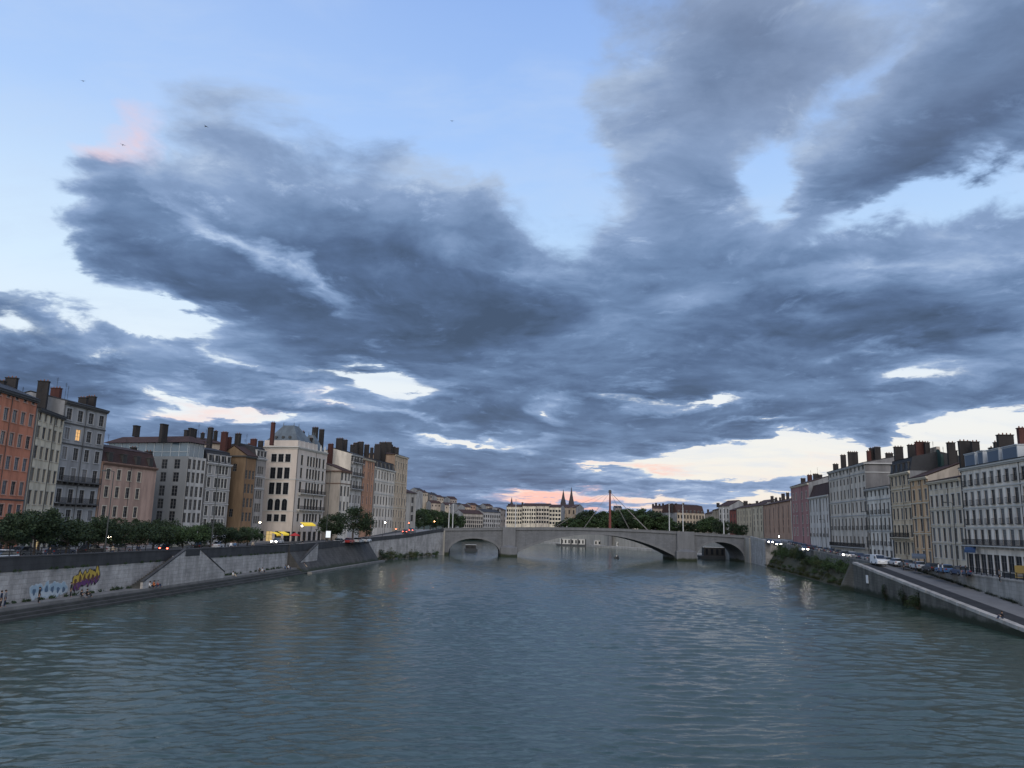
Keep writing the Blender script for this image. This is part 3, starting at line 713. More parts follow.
T, H, ln, lo = building('corner_block', 'blue grey corner block with a glazed attic and low red roof behind the pink house', (188, 457, 178), (206.5, 458, 184), zl(180)-.3,
  [(465, 2.3), (478, 2.4), (492, 2.4), (505, 2.4), (518, 2.2)], 4, wallm('white_frames', (.28, .29, .30)), rx=197, w=.85, trim=None, panes=((GLD, 1),), body=17,
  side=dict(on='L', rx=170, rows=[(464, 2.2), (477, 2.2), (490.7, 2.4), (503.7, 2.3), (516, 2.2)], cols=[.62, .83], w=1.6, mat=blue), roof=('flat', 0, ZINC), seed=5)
at_ = MB(); at_.box(.5, ln-.5, .5, 24, H, H+3.3); atb = at_.build('attic_floor', glz, T)
af = MB()
for k in range(10): af.box(.42, .495, .6+k*2.4, .75+k*2.4, H+.05, H+3.28)
for k in range(4): af.box(.6+k*(ln-1.3)/3, .72+k*(ln-1.3)/3, .42, .495, H+.05, H+3.28)
af.box(.4, .495, .42, 24, H+1.1, H+1.2); af.build('glazing_bars', mat('pale_metal', (.3, .33, .35), .5), atb)
rf = MB(); rf.hexa([(-.3, -.3, H+3.3), (ln+.3, -.3, H+3.3), (ln+.3, 25, H+3.3), (-.3, 25, H+3.3)], [(ln*.4, 2.5, H+5.0), (ln*.6, 2.5, H+5.0), (ln*.6, 22, H+5.0), (ln*.4, 22, H+5.0)])
rfo = rf.build('roof', TILE, T)
for px, py, wp, off in ((137, 425.5, 6, 3), (164.5, 424, 8, 6), (187, 430, 4, 6), (191.5, 428, 5, 8), (195, 429, 3, 9)):
    u, zt, p = lo(px, py, off); W = wp/FPX*p.y; c = MB(); c.box(u-W/2, u+W/2, off-.4, off+.4, H+3.0, zt); c.box(u-W/2-.08, u+W/2+.08, off-.48, off+.48, zt-.25, zt-.1); c.build('chimney', BRICKD, rfo)
building('mansard_house', 'pale grey house with a dark mansard roof right of the corner block', (207, 460, 185), (231.5, 466, 193.5), zl(190)-.3,
  [(470, 2.0), (483, 2.3), (497, 2.4), (511, 2.3), (523, 1.8)], [.14, .42, .55, .68, .81, .93], wallm('pale_grey', (.23, .235, .245)), rx=219, w=.95, trim=LTRIM, panes=((GLD, 3), (SHG, 1)),
  roof=('mansard', 2.9, SLATE, .8, GTRIM), dorm=4, chim=((211, 426.5, 5.5, BRICKD, 8), (225, 431, 7, BRICKR, 4)), cornice=GTRIM, course=(476.5, 490, 504), body=12, seed=6)
building('far_gabled_house', 'pale plastered upper house with a tiled roof rising behind the mansard house', (196, 444, 207), (224, 441, 214), zl(190)-.3, [(452, 1.5)], 3, wallm('plaster_beige', (.36, .32, .27)), w=.8,
  roof=('gable', 1.6, TILE), chim=((203, 432, 4, BRICKD, 3), (216, 430, 4, BRICKD, 3)), body=11, seed=7)
building('ochre_house', 'narrow ochre house with a tall blank gable between grey houses on the left bank', (246.5, 452, 196), (256.3, 460, 200.5), zl(195)-.3,
  [(475, 2.2), (489, 2.3), (503, 2.3), (517, 2.2)], 3, wallm('brown_ochre', (.16, .105, .065)), w=.9, trim=None, panes=((GLD, 1),), body=7.5,
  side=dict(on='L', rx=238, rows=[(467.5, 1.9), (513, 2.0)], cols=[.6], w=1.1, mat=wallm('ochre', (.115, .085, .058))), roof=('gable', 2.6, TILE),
  chim=((229, 436, 6, BRICKR, 6), (238.5, 432.5, 6, BRICKD, 4)), cornice=BD, seed=8)
building('slim_grey_house', 'slim grey house with brick chimneys just left of the white turreted building', (256.5, 456, 200.5), (266.5, 459.5, 205), zl(200)-.3,
  [(470.5, 2.0), (483, 2.2), (495, 2.2), (508, 2.2), (520, 1.9)], 5, wallm('grey_a', (.19, .19, .195)), w=.7, trim=None, panes=((GLD, 2), (SHG, 1)), roof=('mansard', 2.6, SLATE, .8, GTRIM), dorm=3,
  chim=((254, 438, 6.5, BRICKR, 5), (261, 440, 5, BRICKD, 5), (249, 443, 3, BRICKD, 8)), cornice=GTRIM, course=(477, 489), seed=9)
# the turreted building
WH = wallm('white_stone', (.37, .345, .33), dirt=.12)
T, H, ln, lo = building('turreted_building', 'tall white stone building with zinc pavilion roofs and iron balconies on the left bank', (298, 445, 212), (327, 453.5, 230), zl(212)-.5,
  [(462, 2.8), (474.5, 2.8), (488.5, 3.0), (504.5, 3.0), (518, 2.2)], [.16, .36, .46, .56, .66, .76, .9], WH, rx=312, w=1.15, trim=LTRIM, frame=BD, panes=((GLD, 1),), body=10.5,
  side=dict(on='L', rx=283, rows=[(444.6, 1.3, 1.0), (458, 2.2, 1.6), (473.3, 3.2, 1.6), (488.5, 3.2, 1.6), (504.8, 3.2, 1.6), (518, 1.9, 1.5)], cols=[.34, .54, .74], w=1.4, arch=(4,), ground=(4, 1.9, 3.2)),
  roof=('flat', 0, ZINC), cornice=LTRIM, course=(451.5, 481.5, 512), balc=(2, 3), ground=(6, 1.9, 3.2), shop=True,
  chim=((311.5, 437, 3, BRICKD, 3), (315.5, 426.5, 6, BRICKD, 5), (322, 428.5, 5, BRICKD, 5), (303, 430.5, 3.5, BRICKD, 4), (273.5, 421.5, 4, BRICKR, 5)), seed=10)
pa = MB(); pa.box(.05, 11.5, .05, .35, H, H+1.6); pa.box(.05, .35, .352, 10.2, H, H+1.6); pa.build('attic_parapet', WH, T)
def pavilion(x0, x1, y0, y1, z, h, tx, ty):
    p = MB(); p.hexa([(x0, y0, z), (x1, y0, z), (x1, y1, z), (x0, y1, z)], [(x0+tx, y0+ty, z+h), (x1-tx, y0+ty, z+h), (x1-tx, y1-ty, z+h), (x0+tx, y1-ty, z+h)])
    for (x, y) in ((x0+tx, y0+ty), (x0+tx, y1-ty), (x1-tx, y0+ty)): p.tube([(x, y, z+h-.05), (x, y, z+h+.9)], [.12, .04], 5)
    o = p.build('pavilion_roof', ZINC, T); 
    for q in range(3):
        yy = y0+(y1-y0)*(.28+.22*q); c = MB(); c.tube([(x0+.15, yy, z+.95), (x0+1.3, yy, z+.95)], .38, 8); c.build('roof_window', BD, o)
pavilion(.4, 9.5, .4, 9.8, H+1.6, 4.6, 3.1, 3.1); pavilion(ln-6, ln-.4, .4, 7, H, 4.8, 2.2, 2.6)
for k in range(7):
    t_ = MB(); x = 1.2+k*(ln-2.4)/6; t_.tube([(x, .2, H), (x, .2, H+1.0), (x, .2, H+1.8)], [.28, .24, .05], 6); t_.build('finial', LTRIM, T)
# past it
building('blank_sided_house', 'house with a blank grey side wall and white front right of the turreted building', (341, 470.5, 233), (351.2, 471.5, 239), zl(235)-.5,
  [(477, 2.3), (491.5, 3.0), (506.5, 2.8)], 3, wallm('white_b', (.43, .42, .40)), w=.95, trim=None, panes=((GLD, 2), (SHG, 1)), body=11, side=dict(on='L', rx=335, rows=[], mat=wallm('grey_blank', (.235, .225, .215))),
  roof=('gable', 2.2, TILE), chim=((331, 443, 5.5, BRICKR, 7), (340, 437.5, 7.5, BRICKD, 6), (345.5, 439, 4.5, BRICKD, 6)), cornice=mat('brown_eave', (.13, .08, .06), .8), course=(484,), seed=11)
building('balcony_house', 'pale house with stacked dark iron balconies between the white front and the orange front', (351.4, 453, 241), (363, 457, 250), zl(245)-.5,
  [(459.5, 1.9), (472, 2.4), (485, 2.4), (499.5, 2.5), (513, 2.0)], 4, wallm('grey_c', (.33, .33, .335)), w=.95, panes=((GLD, 1), (GLC, 1)), balc=(0, 1, 2), trim=None, body=12, roof=('gable', 1.8, SLATE),
  party=wallm('white_b', (.43, .42, .40)), chim=((352.5, 444, 4, BRICKD, 6), (356, 442, 5, BRICKD, 7), (361, 441, 6, BRICKD, 6), (367, 444, 5, BRICKD, 5)), cornice=GTRIM, seed=12)
building('salmon_house', 'slim salmon coloured house front among pale ones on the left bank', (363.2, 457.5, 250.5), (374.8, 461, 262), zl(256)-.5,
  [(465, 2.2), (476, 2.3), (488, 2.4), (500.5, 2.4), (513, 2.3)], 3, wallm('salmon', (.32, .185, .125)), w=.95, panes=((GLD, 2), (SHG, 1)), trim=PINKTRIM, roof=('gable', 1.8, TILE),
  chim=((372, 447, 3, BRICKD, 5), (377, 445, 5, BRICKD, 6)), cornice=BTRIM, seed=13)
building('white_house', 'long white house with tall windows and dark attic near the end of the left row', (375, 467, 262.5), (395, 470.5, 284), zl(272)-.5,
  [(476, 2.7), (488.5, 2.7), (501, 2.8), (513, 2.7), (524, 2.6)], 7, wallm('white_d', (.45, .43, .40)), w=1.15, panes=((GLD, 2), (SHG, 1), (GLC, .5)), trim=None, roof=('mansard', 2.6, SLATE, .7, BD), dorm=5,
  chim=((378, 443.5, 6, BRICKD, 5), (383, 441.5, 7, BRICKD, 5), (388.5, 441.5, 7, BRICKD, 5), (393, 446, 5, BRICKD, 5)), cornice=LTRIM, course=(482, 494.5, 507), seed=14)
building('beige_end_house', 'tall beige house closing the left row just before the bridge', (395.2, 453.5, 284.5), (408, 458.5, 300), zl(292)-.5,
  [(466, 2.5), (477.5, 2.6), (490, 2.7), (502, 2.7), (514, 2.6), (525, 2.4)], 5, wallm('beige', (.36, .30, .235)), w=1.05, panes=((GLD, 2), (SHG, 1)), trim=BTRIM, roof=('hip', 1.2, TILE),
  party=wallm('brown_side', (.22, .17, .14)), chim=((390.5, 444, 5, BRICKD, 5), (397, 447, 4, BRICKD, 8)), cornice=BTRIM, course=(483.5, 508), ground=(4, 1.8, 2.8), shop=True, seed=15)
building('low_end_house', 'lower grey house tucked behind the beige end house', (402, 491, 322), (416.5, 494.5, 332), 8.5, [(500, 2.4), (509, 2.6), (518, 2.6)], 2, wallm('grey_e', (.27, .27, .265)), w=1.5,
  roof=('gable', 2.0, TILE), panes=((GLD, 1),), body=12, seed=16)
# ---------------- right bank, far to near
def RL(px, py):
    r = ray(px, py); t = 61.5/(r.x/r.y-.14); return (px, py, t)
building('red_house', 'slim dusky red house at the far end of the right row, near the bridge', RL(791, 488), RL(808.3, 481.5), zr(262)-.5,
  [(496, 2.3), (507.5, 2.6), (519.5, 2.6), (531.5, 2.6), (543, 2.2)], [.12, .3, .62, .86], wallm('dusky_red', (.25, .14, .145)), w=1.2, trim=LTRIM, panes=((GLD, 1), (GLC, 1)), roof=('gable', 2.2, TILE), course=(),
  chim=((803, 477.5, 4.5, BRICKD, 5), (809.5, 474, 4.5, BRICKR, 5), (815.5, 473, 5, BRICKD, 6), (820, 474, 4, BRICKD, 6)), cornice=BTRIM, seed=21)
building('white_grey_house', 'narrow pale house with small iron balconies right of the red house', RL(808.6, 497.5), RL(828, 494.5), zr(240)-.5,
  [(501.5, 1.6), (508, 2.3, 1.0), (519, 2.4), (532, 2.6), (545, 2.6)], 6, wallm('white_e', (.40, .40, .405)), w=1.0, trim=None, panes=((GLD, 1), (SHG, 1)), roof=('mansard', 3.8, TILE, 1.6), jul=(3,), cornice=LTRIM, seed=22)
building('long_balcony_block', 'large pale grey block with tall windows, attic floor and a long dark balcony', RL(828.3, 471.5), RL(864.8, 463.2), zr(205)-.5,
  [(471, 1.5, 1.3), (482, 1.6), (494.5, 2.4), (508.5, 2.6), (524, 2.9), (541, 2.6)], 10, wallm('pale_g', (.37, .355, .335)), rx=846, w=1.15, trim=None, panes=((GLD, 4), (SHG, 1), (GLC, .5)), roof=('gable', 1.6, SLATE),
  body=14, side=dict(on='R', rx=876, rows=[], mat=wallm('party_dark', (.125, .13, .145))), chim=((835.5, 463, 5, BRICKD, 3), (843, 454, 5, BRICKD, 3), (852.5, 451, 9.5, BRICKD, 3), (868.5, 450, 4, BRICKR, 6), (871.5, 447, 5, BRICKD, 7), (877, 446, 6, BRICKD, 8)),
  cornice=GTRIM, course=(476.5, 501.5, 516), balc=(5,), jul=(4,), ground=(9, 1.5, 2.9), seed=23)
building('white_house', 'white house with a plain dark attic between the long balcony block and beige block', RL(865.2, 488.5), RL(889.4, 486), zr(184)-.5,
  [(492.8, 1.5, 1.2), (508.5, 2.4), (523.6, 2.6), (539, 2.7)], 6, wallm('white_f', (.47, .465, .45)), rx=877, w=1.05, trim=None, panes=((GLD, 2), (SHG, 1)), roof=('gable', 1.2, SLATE), course=(499.5, 515.5, 531), cornice=GTRIM, jul=(1, 2, 3),
  chim=((889, 452, 7, BRICKD, 7),), ground=(6, 1.5, 2.7), seed=24)
building('beige_block', 'beige townhouse with a slate mansard and double iron balcony on the right bank', RL(889.7, 474), RL(909.8, 470.8), zr(170)-.5,
  [(480.8, 2.0), (497, 2.3), (514, 2.4), (531, 2.5), (548, 2.6)], 5, wallm('beige_g', (.40, .34, .26)), rx=899, w=1.15, trim=BTRIM, panes=((GLD, 2), (SHG, 1)), roof=('mansard', 2.9, SLATE, .7, BD), dorm=4,
  chim=((898, 445.5, 8.5, BRICKD, 4), (911.5, 443.5, 8, BRICKD, 4)), cornice=BTRIM, course=(489, 505.5, 540), balc=(3,), seed=25)
building('apricot_house', 'narrow apricot townhouse three windows wide on the right bank', RL(910, 478.5), RL(927.6, 475.8), zr(158)-.5,
  [(482.8, .9, .9), (495, 2.2), (510.3, 2.4), (525, 2.5), (541.5, 2.5), (556, 2.2)], 3, wallm('apricot', (.43, .30, .19)), rx=918, w=1.15, trim=BTRIM, panes=((GLD, 3), (SHG, 2)), roof=('gable', 2.8, TILE), party=wallm('beige_party', (.27, .25, .23)),
  chim=((919.5, 440.5, 9, BRICKR, 4), (926.5, 441, 5, BRICKD, 5)), cornice=BTRIM, course=(503, 518, 533.5), body=13, seed=26)
T, H, ln, lo = building('cream_house', 'cream townhouse with a top row of small square windows, left of the big white block', RL(927.9, 482.5), RL(960.2, 476.5), zr(146)-.5,
  [(485.5, 1.0, .95), (500.5, 2.2), (517.3, 2.4), (534.8, 2.5), (551.5, 2.4)], 6, wallm('cream_h', (.44, .405, .345)), rx=945, w=1.15, trim=LTRIM, panes=((GLD, 3), (SHG, 2)), roof=('gable', 1.5, TILE), party=PARTY,
  chim=((950.5, 441, 7.5, BRICKD, 6), (953.5, 449, 6, BRICKD, 7)), cornice=BTRIM, course=(509, 526, 543), ground=(5, 1.5, 2.6), body=13, seed=27)
b = MB(); u, zt, _ = lo(932, 448, 6.5); b.hexa([(u-4.5, 6.2, H), (u+5.5, 6.2, H), (u+5.5, 6.9, H), (u-4.5, 6.9, H)], [(u-1, 6.2, zt), (u+3, 6.2, zt), (u+3, 6.9, zt), (u-1, 6.9, zt)]); b.build('gable_screen', wallm('beige_party', (.27, .25, .23)), T)
b = MB(); u, zt, _ = lo(937.5, 449, 5.6); W = 1.4; b.box(u-W, u+W, 5.6, 6.1, H, zt-1.2); b.add([(u-W*math.cos(a), 5.6, zt-1.2+1.2*math.sin(a)) for a in [math.pi*i/8 for i in range(9)]], [range(9)]); b.build('stair_tower', mat('green_black_cladding', (.02, .045, .042), .6), T)
T, H, ln, lo = building('white_corner_block', 'big white block with zinc dormers, shallow balconies and dark shopfronts at the right edge', RL(960.6, 468.6), RL(1064, 449), zr(125)-.4,
  [(477.2, 1.9), (497, 2.3), (516.6, 2.4), (537.3, 2.5)], 13, wallm('white_i', (.54, .52, .50)), rx=990, w=1.1, trim=LTRIM, panes=((GLD, 3), (SHG, 1), (GLC, 1.2)), roof=('gable', 1.2, SLATE), body=14,
  chim=((963.7, 439.5, 11, BRICKD, 3.5), (974.5, 440, 7.5, BRICKD, 4.5), (993, 446, 8, BRICKD, 6), (1004.5, 433, 15, BRICKD, 5), (1020.5, 426, 7, BRICKR, 3), (996, 440.5, 4, BRICKD, 6)), cornice=LTRIM, course=(487, 507, 527.5), jul=(0, 1, 2), balc=(3,), ground=(14, 1.9, 3.8), shop=0, seed=28)
for px0, px1, py in ((966, 976.5, 454), (979, 984.5, 451.5), (988.5, 1000.5, 449.8), (1003.5, 1019, 446.5), (1030, 1042, 443)):
    u0, z0_, _ = lo(px0, py, 1.3); u1, z1_, _ = lo(px1, py, 1.3); zt = (z0_+z1_)/2
    dmr = MB(); dmr.box(u0, u1, 1.0, 3.4, H-.1, zt); dmr.box(u0-.12, u1+.12, .85, 3.5, zt, zt+.14); o = dmr.build('dormer', mat('dormer_white', (.36, .38, .40), .7), T)
    q = MB(); q.box(u0+.25, u1-.25, .95, .995, H+.1, zt-.2); q.build('pane', mat('dormer_glass', (.05, .075, .11), .3), o)
building('plain_grey_block', 'plain grey block past the right edge, next to the big white block', RL(1064.5, 450), RL(1150, 433), zr(100)-.4,
  [(477, 2.0), (500, 2.3), (523, 2.4), (546, 2.4)], 8, wallm('grey_j', (.33, .32, .30)), rx=1100, w=1.1, trim=LTRIM, panes=((GLD, 2), (SHG, 1)), roof=('gable', 1.4, SLATE), body=13, chim=((1090, 425, 12, BRICKD, 4),), cornice=GTRIM, seed=29)
# ---------------- beyond the bridge on the right bank
def far_bld(name, label, L, R, z0, rows, cols, col, **k):
    k.setdefault('roof', ('gable', 2.2, TILE)); k.setdefault('w', 1.3)
    return building(name, label, L, R, z0, rows, cols, wallm('far_%02x%02x%02x' % tuple(int(c*255) for c in col), col), far=True, frame=BD, **k)
G1 = None
far_bld('terracotta_house', 'broad terracotta house with dark chimneys just beyond the right end of the bridge', (763, 503.5, 372), (790.5, 503, 308), 8.4,
  [(510, 2.4), (516, 2.4), (523, 2.4), (530, 2.4)], 6, (.30, .205, .16), chim=((772, 495.5, 3, BRICKD), (776, 497, 2.2, BRICKD), (783, 493, 3.5, BRICKD), (787.5, 492, 3, BRICKD), (780, 497, 2, BRICKD)), w=1.6)
far_bld('cream_gabled_house', 'cream gabled house left of the terracotta house beyond the bridge', (752, 507.5, 392), (762.5, 504, 374), 8.4, [(511, 2.2), (517, 2.2), (523, 2.2), (529, 2.2)], 3, (.36, .33, .27), chim=((757, 500.5, 2.2, BRICKD), (761, 501, 2, BRICKD)), roof=('gable', 3.2, TILE))
far_bld('yellow_house', 'pale yellow house with a long row of windows beyond the bridge', (736.5, 508.5, 425), (751.5, 506.5, 394), 8.4, [(513, 2.2), (519, 2.2), (525, 2.2)], 5, (.36, .32, .25), chim=((745.5, 500.5, 4, BRICKD), (750, 503, 2.5, BRICKD)), roof=('gable', 2.4, TILE))
far_bld('small_red_house', 'small red house squeezed beside the pale yellow one beyond the bridge', (729.5, 511, 437), (736.2, 509.5, 426), 8.4, [(516, 2), (522, 2)], 2, (.17, .06, .05), chim=((733, 503, 2, BRICKD),))
far_bld('white_tower_house', 'white house with three tall windows behind the dark trees at the right of the bridge', (718.5, 507, 452), (729.3, 505, 439), 8.4, [(511, 2.2), (516.5, 2.2), (522, 2.2)], 3, (.37, .36, .35), chim=((718, 502.5, 3, BRICKD), (724, 503, 3, BRICKD), (739, 503.5, 5, BRICKD, 9)), roof=('gable', 3.4, TILE))
far_bld('tan_house', 'tan house with a dark roof left of the white one beyond the bridge', (712.5, 510.5, 470), (718.3, 509.5, 454), 8.4, [(514, 2), (520, 2)], 2, (.28, .24, .19))
far_bld('mansard_mansion', 'long stone building with a reddish mansard roof behind the two white bridge masts', (677, 512.5, 560), (704.5, 514, 575), 8, [(517, 2.6), (523, 2.6), (529, 2.4)], 9, (.27, .24, .20), roof=('mansard', 5.5, TILE, 2.2, BW), dorm=7, chim=((672, 503, 2, BRICKD), (676, 503, 2, BRICKD), (683, 502.5, 2, BRICKD)), body=16)
far_bld('chimneyed_house', 'brownish house with many chimneys above the trees left of the white masts', (652, 508.5, 590), (672, 508, 585), 8, [(512.5, 2.2), (518, 2.2)], 6, (.25, .21, .19), chim=tuple((x, y, 1.9, BRICKD) for x, y in ((653, 503.5), (656, 502.5), (659.5, 503.5), (663, 503), (666, 504.5), (669, 503.5))))
far_bld('small_ridge_house', 'small dark roofed house peeping over the trees right of the red pylon', (615, 508, 640), (622, 507.5, 640), 8, [(511, 2)], 2, (.15, .14, .15), roof=('gable', 1.8, SLATE))
far_bld('hip_roof_house', 'little grey house at the right end of the mansard building', (704.8, 514, 560), (712, 513, 545), 8, [(519, 2.2)], 3, (.26, .23, .2), chim=((708, 509, 2, BRICKD),))
# ---------------- far quay in the middle
far_bld('far_quay_block', 'leftmost cream block of the long far quay terrace below the twin spires', (506.5, 506.8, 730), (522, 506.3, 725), 7, [(510.5, 2.2), (514.5, 2.2), (518.5, 2.2), (522.5, 2.2)], 7, (.40, .38, .33), roof=('gable', 2.2, TILE), w=1.3, chim=((509, 503.5, 2, BRICKD), (522.5, 502, 1.6, BRICKD)))
far_bld('far_quay_block', 'second cream block of the far quay terrace, with a red roof ridge', (522.3, 506, 725), (536, 505.8, 720), 7, [(510, 2.2), (514, 2.2), (518, 2.2), (522, 2.2)], 6, (.43, .41, .36), roof=('gable', 2.6, TILE), w=1.3)
far_bld('far_quay_block', 'third block of the far quay terrace with taller dark bays', (536.3, 505.8, 720), (549, 505.9, 716), 7, [(510, 2.2), (514, 2.2), (518, 2.2), (522, 2.2)], 5, (.36, .34, .31), roof=('gable', 2.4, TILE), w=1.6)
far_bld('far_quay_block', 'fourth and palest block of the far quay terrace beside the big trees', (549.3, 507.5, 716), (561, 507, 712), 7, [(511, 2.2), (515, 2.2), (519, 2.2), (523, 2.2)], 4, (.46, .44, .38), roof=('gable', 2.6, TILE), w=1.8)
far_bld('church_nave', 'dim stone church body below the twin spires', (558, 507.5, 800), (576, 507.5, 790), 7, [(512, 4)], 4, (.2, .17, .14), roof=('gable', 3.5, TILE), body=20)
far_bld('left_quay_block', 'wide grey riverside block beyond the left bridge arch', (463, 513.5, 640), (483, 514, 655), 7, [(518, 2.3), (522, 2.3), (526, 2.3)], 10, (.25, .24, .235), roof=('gable', 3.2, TILE))
far_bld('left_quay_block', 'blue grey riverside block with a dark bay, right of the wide grey one', (483.3, 512.5, 656), (500.5, 512, 672), 7, [(516.5, 2.3), (521, 2.3), (525.5, 2.3)], 8, (.24, .25, .27), roof=('gable', 2.6, SLATE), chim=((490, 508, 5, BRICKD, 8), (498, 509, 2, BRICKD)))
far_bld('left_quay_block', 'narrow dark riverside block left of the cream terrace', (500.8, 510, 674), (506, 510, 682), 7, [(515, 2.3), (521, 2.3)], 2, (.17, .16, .16), roof=('gable', 2.2, TILE))
rng = random.Random(4)
hs = [(417.5, 423, 490, (.30, .22, .19), 'pinkish house highest up the left hillside'), (423, 428, 492.5, (.34, .31, .27), 'pale house beside the highest pinkish one on the hillside'), (418, 428, 499, (.40, .37, .33), 'whitish house on the hillside above the green trees'),
      (430, 437, 494.5, (.22, .20, .2), 'dark grey house on the hillside crest'), (437, 443.5, 497, (.30, .27, .24), 'beige house along the hillside crest'), (431, 441, 503, (.27, .24, .22), 'wide brownish house below the hillside crest'),
      (444, 450, 498.5, (.28, .24, .23), 'rose grey house on the hillside above the left masts'), (450, 457, 499, (.24, .22, .22), 'dark roofed house right of the left masts'), (445, 455, 505, (.33, .30, .27), 'pale house low on the hillside behind the masts'),
      (457.5, 464, 505, (.26, .22, .2), 'brown house where the hillside falls away'), (465, 471, 507, (.38, .32, .27), 'peach house on the falling hillside'), (470.5, 478, 505, (.27, .19, .16), 'reddish house with a broad roof on the falling hillside'),
      (478.5, 485, 508, (.28, .24, .22), 'small tan house above the riverside blocks'), (486, 493, 506, (.30, .29, .28), 'grey house with a flat crest above the riverside blocks'), (494, 500, 509.5, (.22, .2, .2), 'low dark house at the foot of the hillside')]
for i, (x0, x1, y, c, lab) in enumerate(hs):
    dd = 760+rng.uniform(-25, 60) if y < 500 else 720+rng.uniform(-10, 25)
    p = at_depth((x0+x1)/2, y, dd); hh = rng.uniform(7, 10)
    far_bld('hillside_house', lab, (x0, y, dd), (x1, y+.2, dd+6), min(p.z-5, hillz(p.x, dd)-1), [(y+2.6, 1.6)], 3, c, roof=('gable', rng.uniform(1.8, 3), TILE if i % 3 else SLATE), body=10, w=1.0, chim=((x0+1.5, y-2.5, 1, BRICKD),) if i % 2 else ())
# ================================================================ right bank
def zramp(y): return .25 if y < 85 else min(5.35, .25+(y-85)*5.1/75)
rp = thing('boat_ramp', 'long stone ramp slanting down to the water along the right bank', 'ramp')
yr = frange(40, 160, 6)
m_ = MB(); strip(m_, yr, lambda y: rwater(y)+1.0, lambda y: rwater(y)+10, lambda y: -1, zramp); m_.build('ramp_surface', conc, rp)
m_ = MB(); strip(m_, yr, lambda y: rwater(y)+1.02, lambda y: rwater(y)+4.8, lambda y: zramp(y)-.1, lambda y: zramp(y)+.006); m_.build('dark_strip', mat('dark_strip_blocks', (.03, .03, .031), .9, .25, 1.2, brick=(.3, .3, .04)), rp)  # darker strip with a small block pattern, along the coping
m_ = MB(); strip(m_, yr, lambda y: rwater(y)+.12, lambda y: rwater(y)+.98, lambda y: -1, lambda y: zramp(y)+.0); m_.build('river_wall', mat('river_wall_stone', (.12, .115, .10), .92, .3, .4, bump=.03, dirt=.4, brick=(1.4, .5, .03), tide=True), rp)
rg = random.Random(8)
m_ = MB(); y = 60.0
while y < 159:
    L_ = rg.uniform(1.2, 2.1); a, b = y+.03, min(y+L_-.03, 160); o = rg.uniform(-.05, .05)
    m_.hexa([(rwater(a)+.05+o, a, zramp(a)), (rwater(a)+1.05+o, a, zramp(a)), (rwater(b)+1.05+o, b, zramp(b)), (rwater(b)+.05+o, b, zramp(b))],
            [(rwater(a)+.07+o, a, zramp(a)+.42), (rwater(a)+1.0+o, a, zramp(a)+.42), (rwater(b)+1.0+o, b, zramp(b)+.42), (rwater(b)+.07+o, b, zramp(b)+.42)]); y += L_
m_.build('coping_blocks', coping, rp)
m_ = MB(); e0 = 160
m_.hexa([(rwater(e0)-1.5, e0+4.5, -1), (rwater(e0)+.1, e0-.2, -1), (rwater(e0)+9.9, e0+.1, -1), (rwater(e0)+9.9, e0+5, -1)], [(rwater(e0)+.1, e0+1.2, 5.5), (rwater(e0)+.1, e0+.0, 5.5), (rwater(e0)+9.9, e0+.1, 5.5), (rwater(e0)+9.9, e0+2, 5.5)])
m_.build('end_wall', mat('river_wall_stone', (.12, .115, .10)), rp)
uw = thing('upper_quay_wall', 'pale retaining wall between the ramp and the street on the right bank', 'quay wall')
m_ = MB(); strip(m_, yr, lambda y: rwater(y)+10.003, lambda y: rwater(y)+10.5, lambda y: -1, lambda y: zr(y)+.1); m_.build('wall_face', mat('pale_quay', (.30, .29, .27), .92, .2, .35, bump=.02, dirt=.35, brick=(1.6, .55, .02)), uw)
m_ = MB(); strip(m_, yr, lambda y: rwater(y)+9.9, lambda y: rwater(y)+10.6, lambda y: zr(y)+.1, lambda y: zr(y)+.32); m_.build('coping', coping, uw)
# second low wall, the ramp of the underpass beside the street
ul = thing('underpass_wall', 'low dark wall of the street underpass behind the ramp on the right bank', 'wall')
m_ = MB(); strip(m_, frange(85, 124, 6), lambda y: rwater(y)+13.5, lambda y: rwater(y)+13.9, lambda y: zr(y)-.3, lambda y: zr(y)+.85); m_.build('wall_face', darkstone, ul)
m_ = MB(); strip(m_, frange(85, 124, 6), lambda y: rwater(y)+13.4, lambda y: rwater(y)+14.0, lambda y: zr(y)+.85, lambda y: zr(y)+1.0); m_.build('coping', coping, ul)
# embankment between ramp and bridge
eb = MB(); ye = frange(160.5, 264, 8)
def ebw(y): return rwater(y)+4.6
sec = []
for y in ye: sec += [(rwater(y)-.3, y, -1), (rwater(y)+.3, y, .3), (rwater(y)+3.0, y, zr(y)-3.2), (ebw(y), y, zr(y)-2.4), (ebw(y), y, -1)]
n = len(ye); eb.add(sec, [(0, 1, 2, 3, 4)[::-1], tuple(5*(n-1)+k for k in range(5))]+[(5*i+k, 5*i+(k+1) % 5, 5*(i+1)+(k+1) % 5, 5*(i+1)+k) for i in range(n-1) for k in range(5)])
tag(eb.build('embankment', mat('bank_earth', (.05, .048, .03), .95, .35, .5, bump=.05)), None, None, kind='structure')
ew = thing('embankment_wall', 'low pale wall between the bushes and the road on the right bank', 'wall')
m_ = MB(); strip(m_, ye, lambda y: ebw(y)+.01, lambda y: ebw(y)+.5, lambda y: -1, lambda y: zr(y)+.25); m_.build('wall_face', mat('mid_quay', (.17, .165, .155), .92, .25, .35, bump=.02, dirt=.35), ew)
m_ = MB(); strip(m_, ye, lambda y: ebw(y)-.05, lambda y: ebw(y)+.6, lambda y: zr(y)+.25, lambda y: zr(y)+.5); m_.build('coping', mat('mid_coping', (.2, .195, .185), .9, .2, .8, dirt=.3), ew)
aw = thing('abutment_wall', 'pale stone quay wall at the right end of the arched bridge', 'quay wall')
ya = frange(264.5, 297, 6)
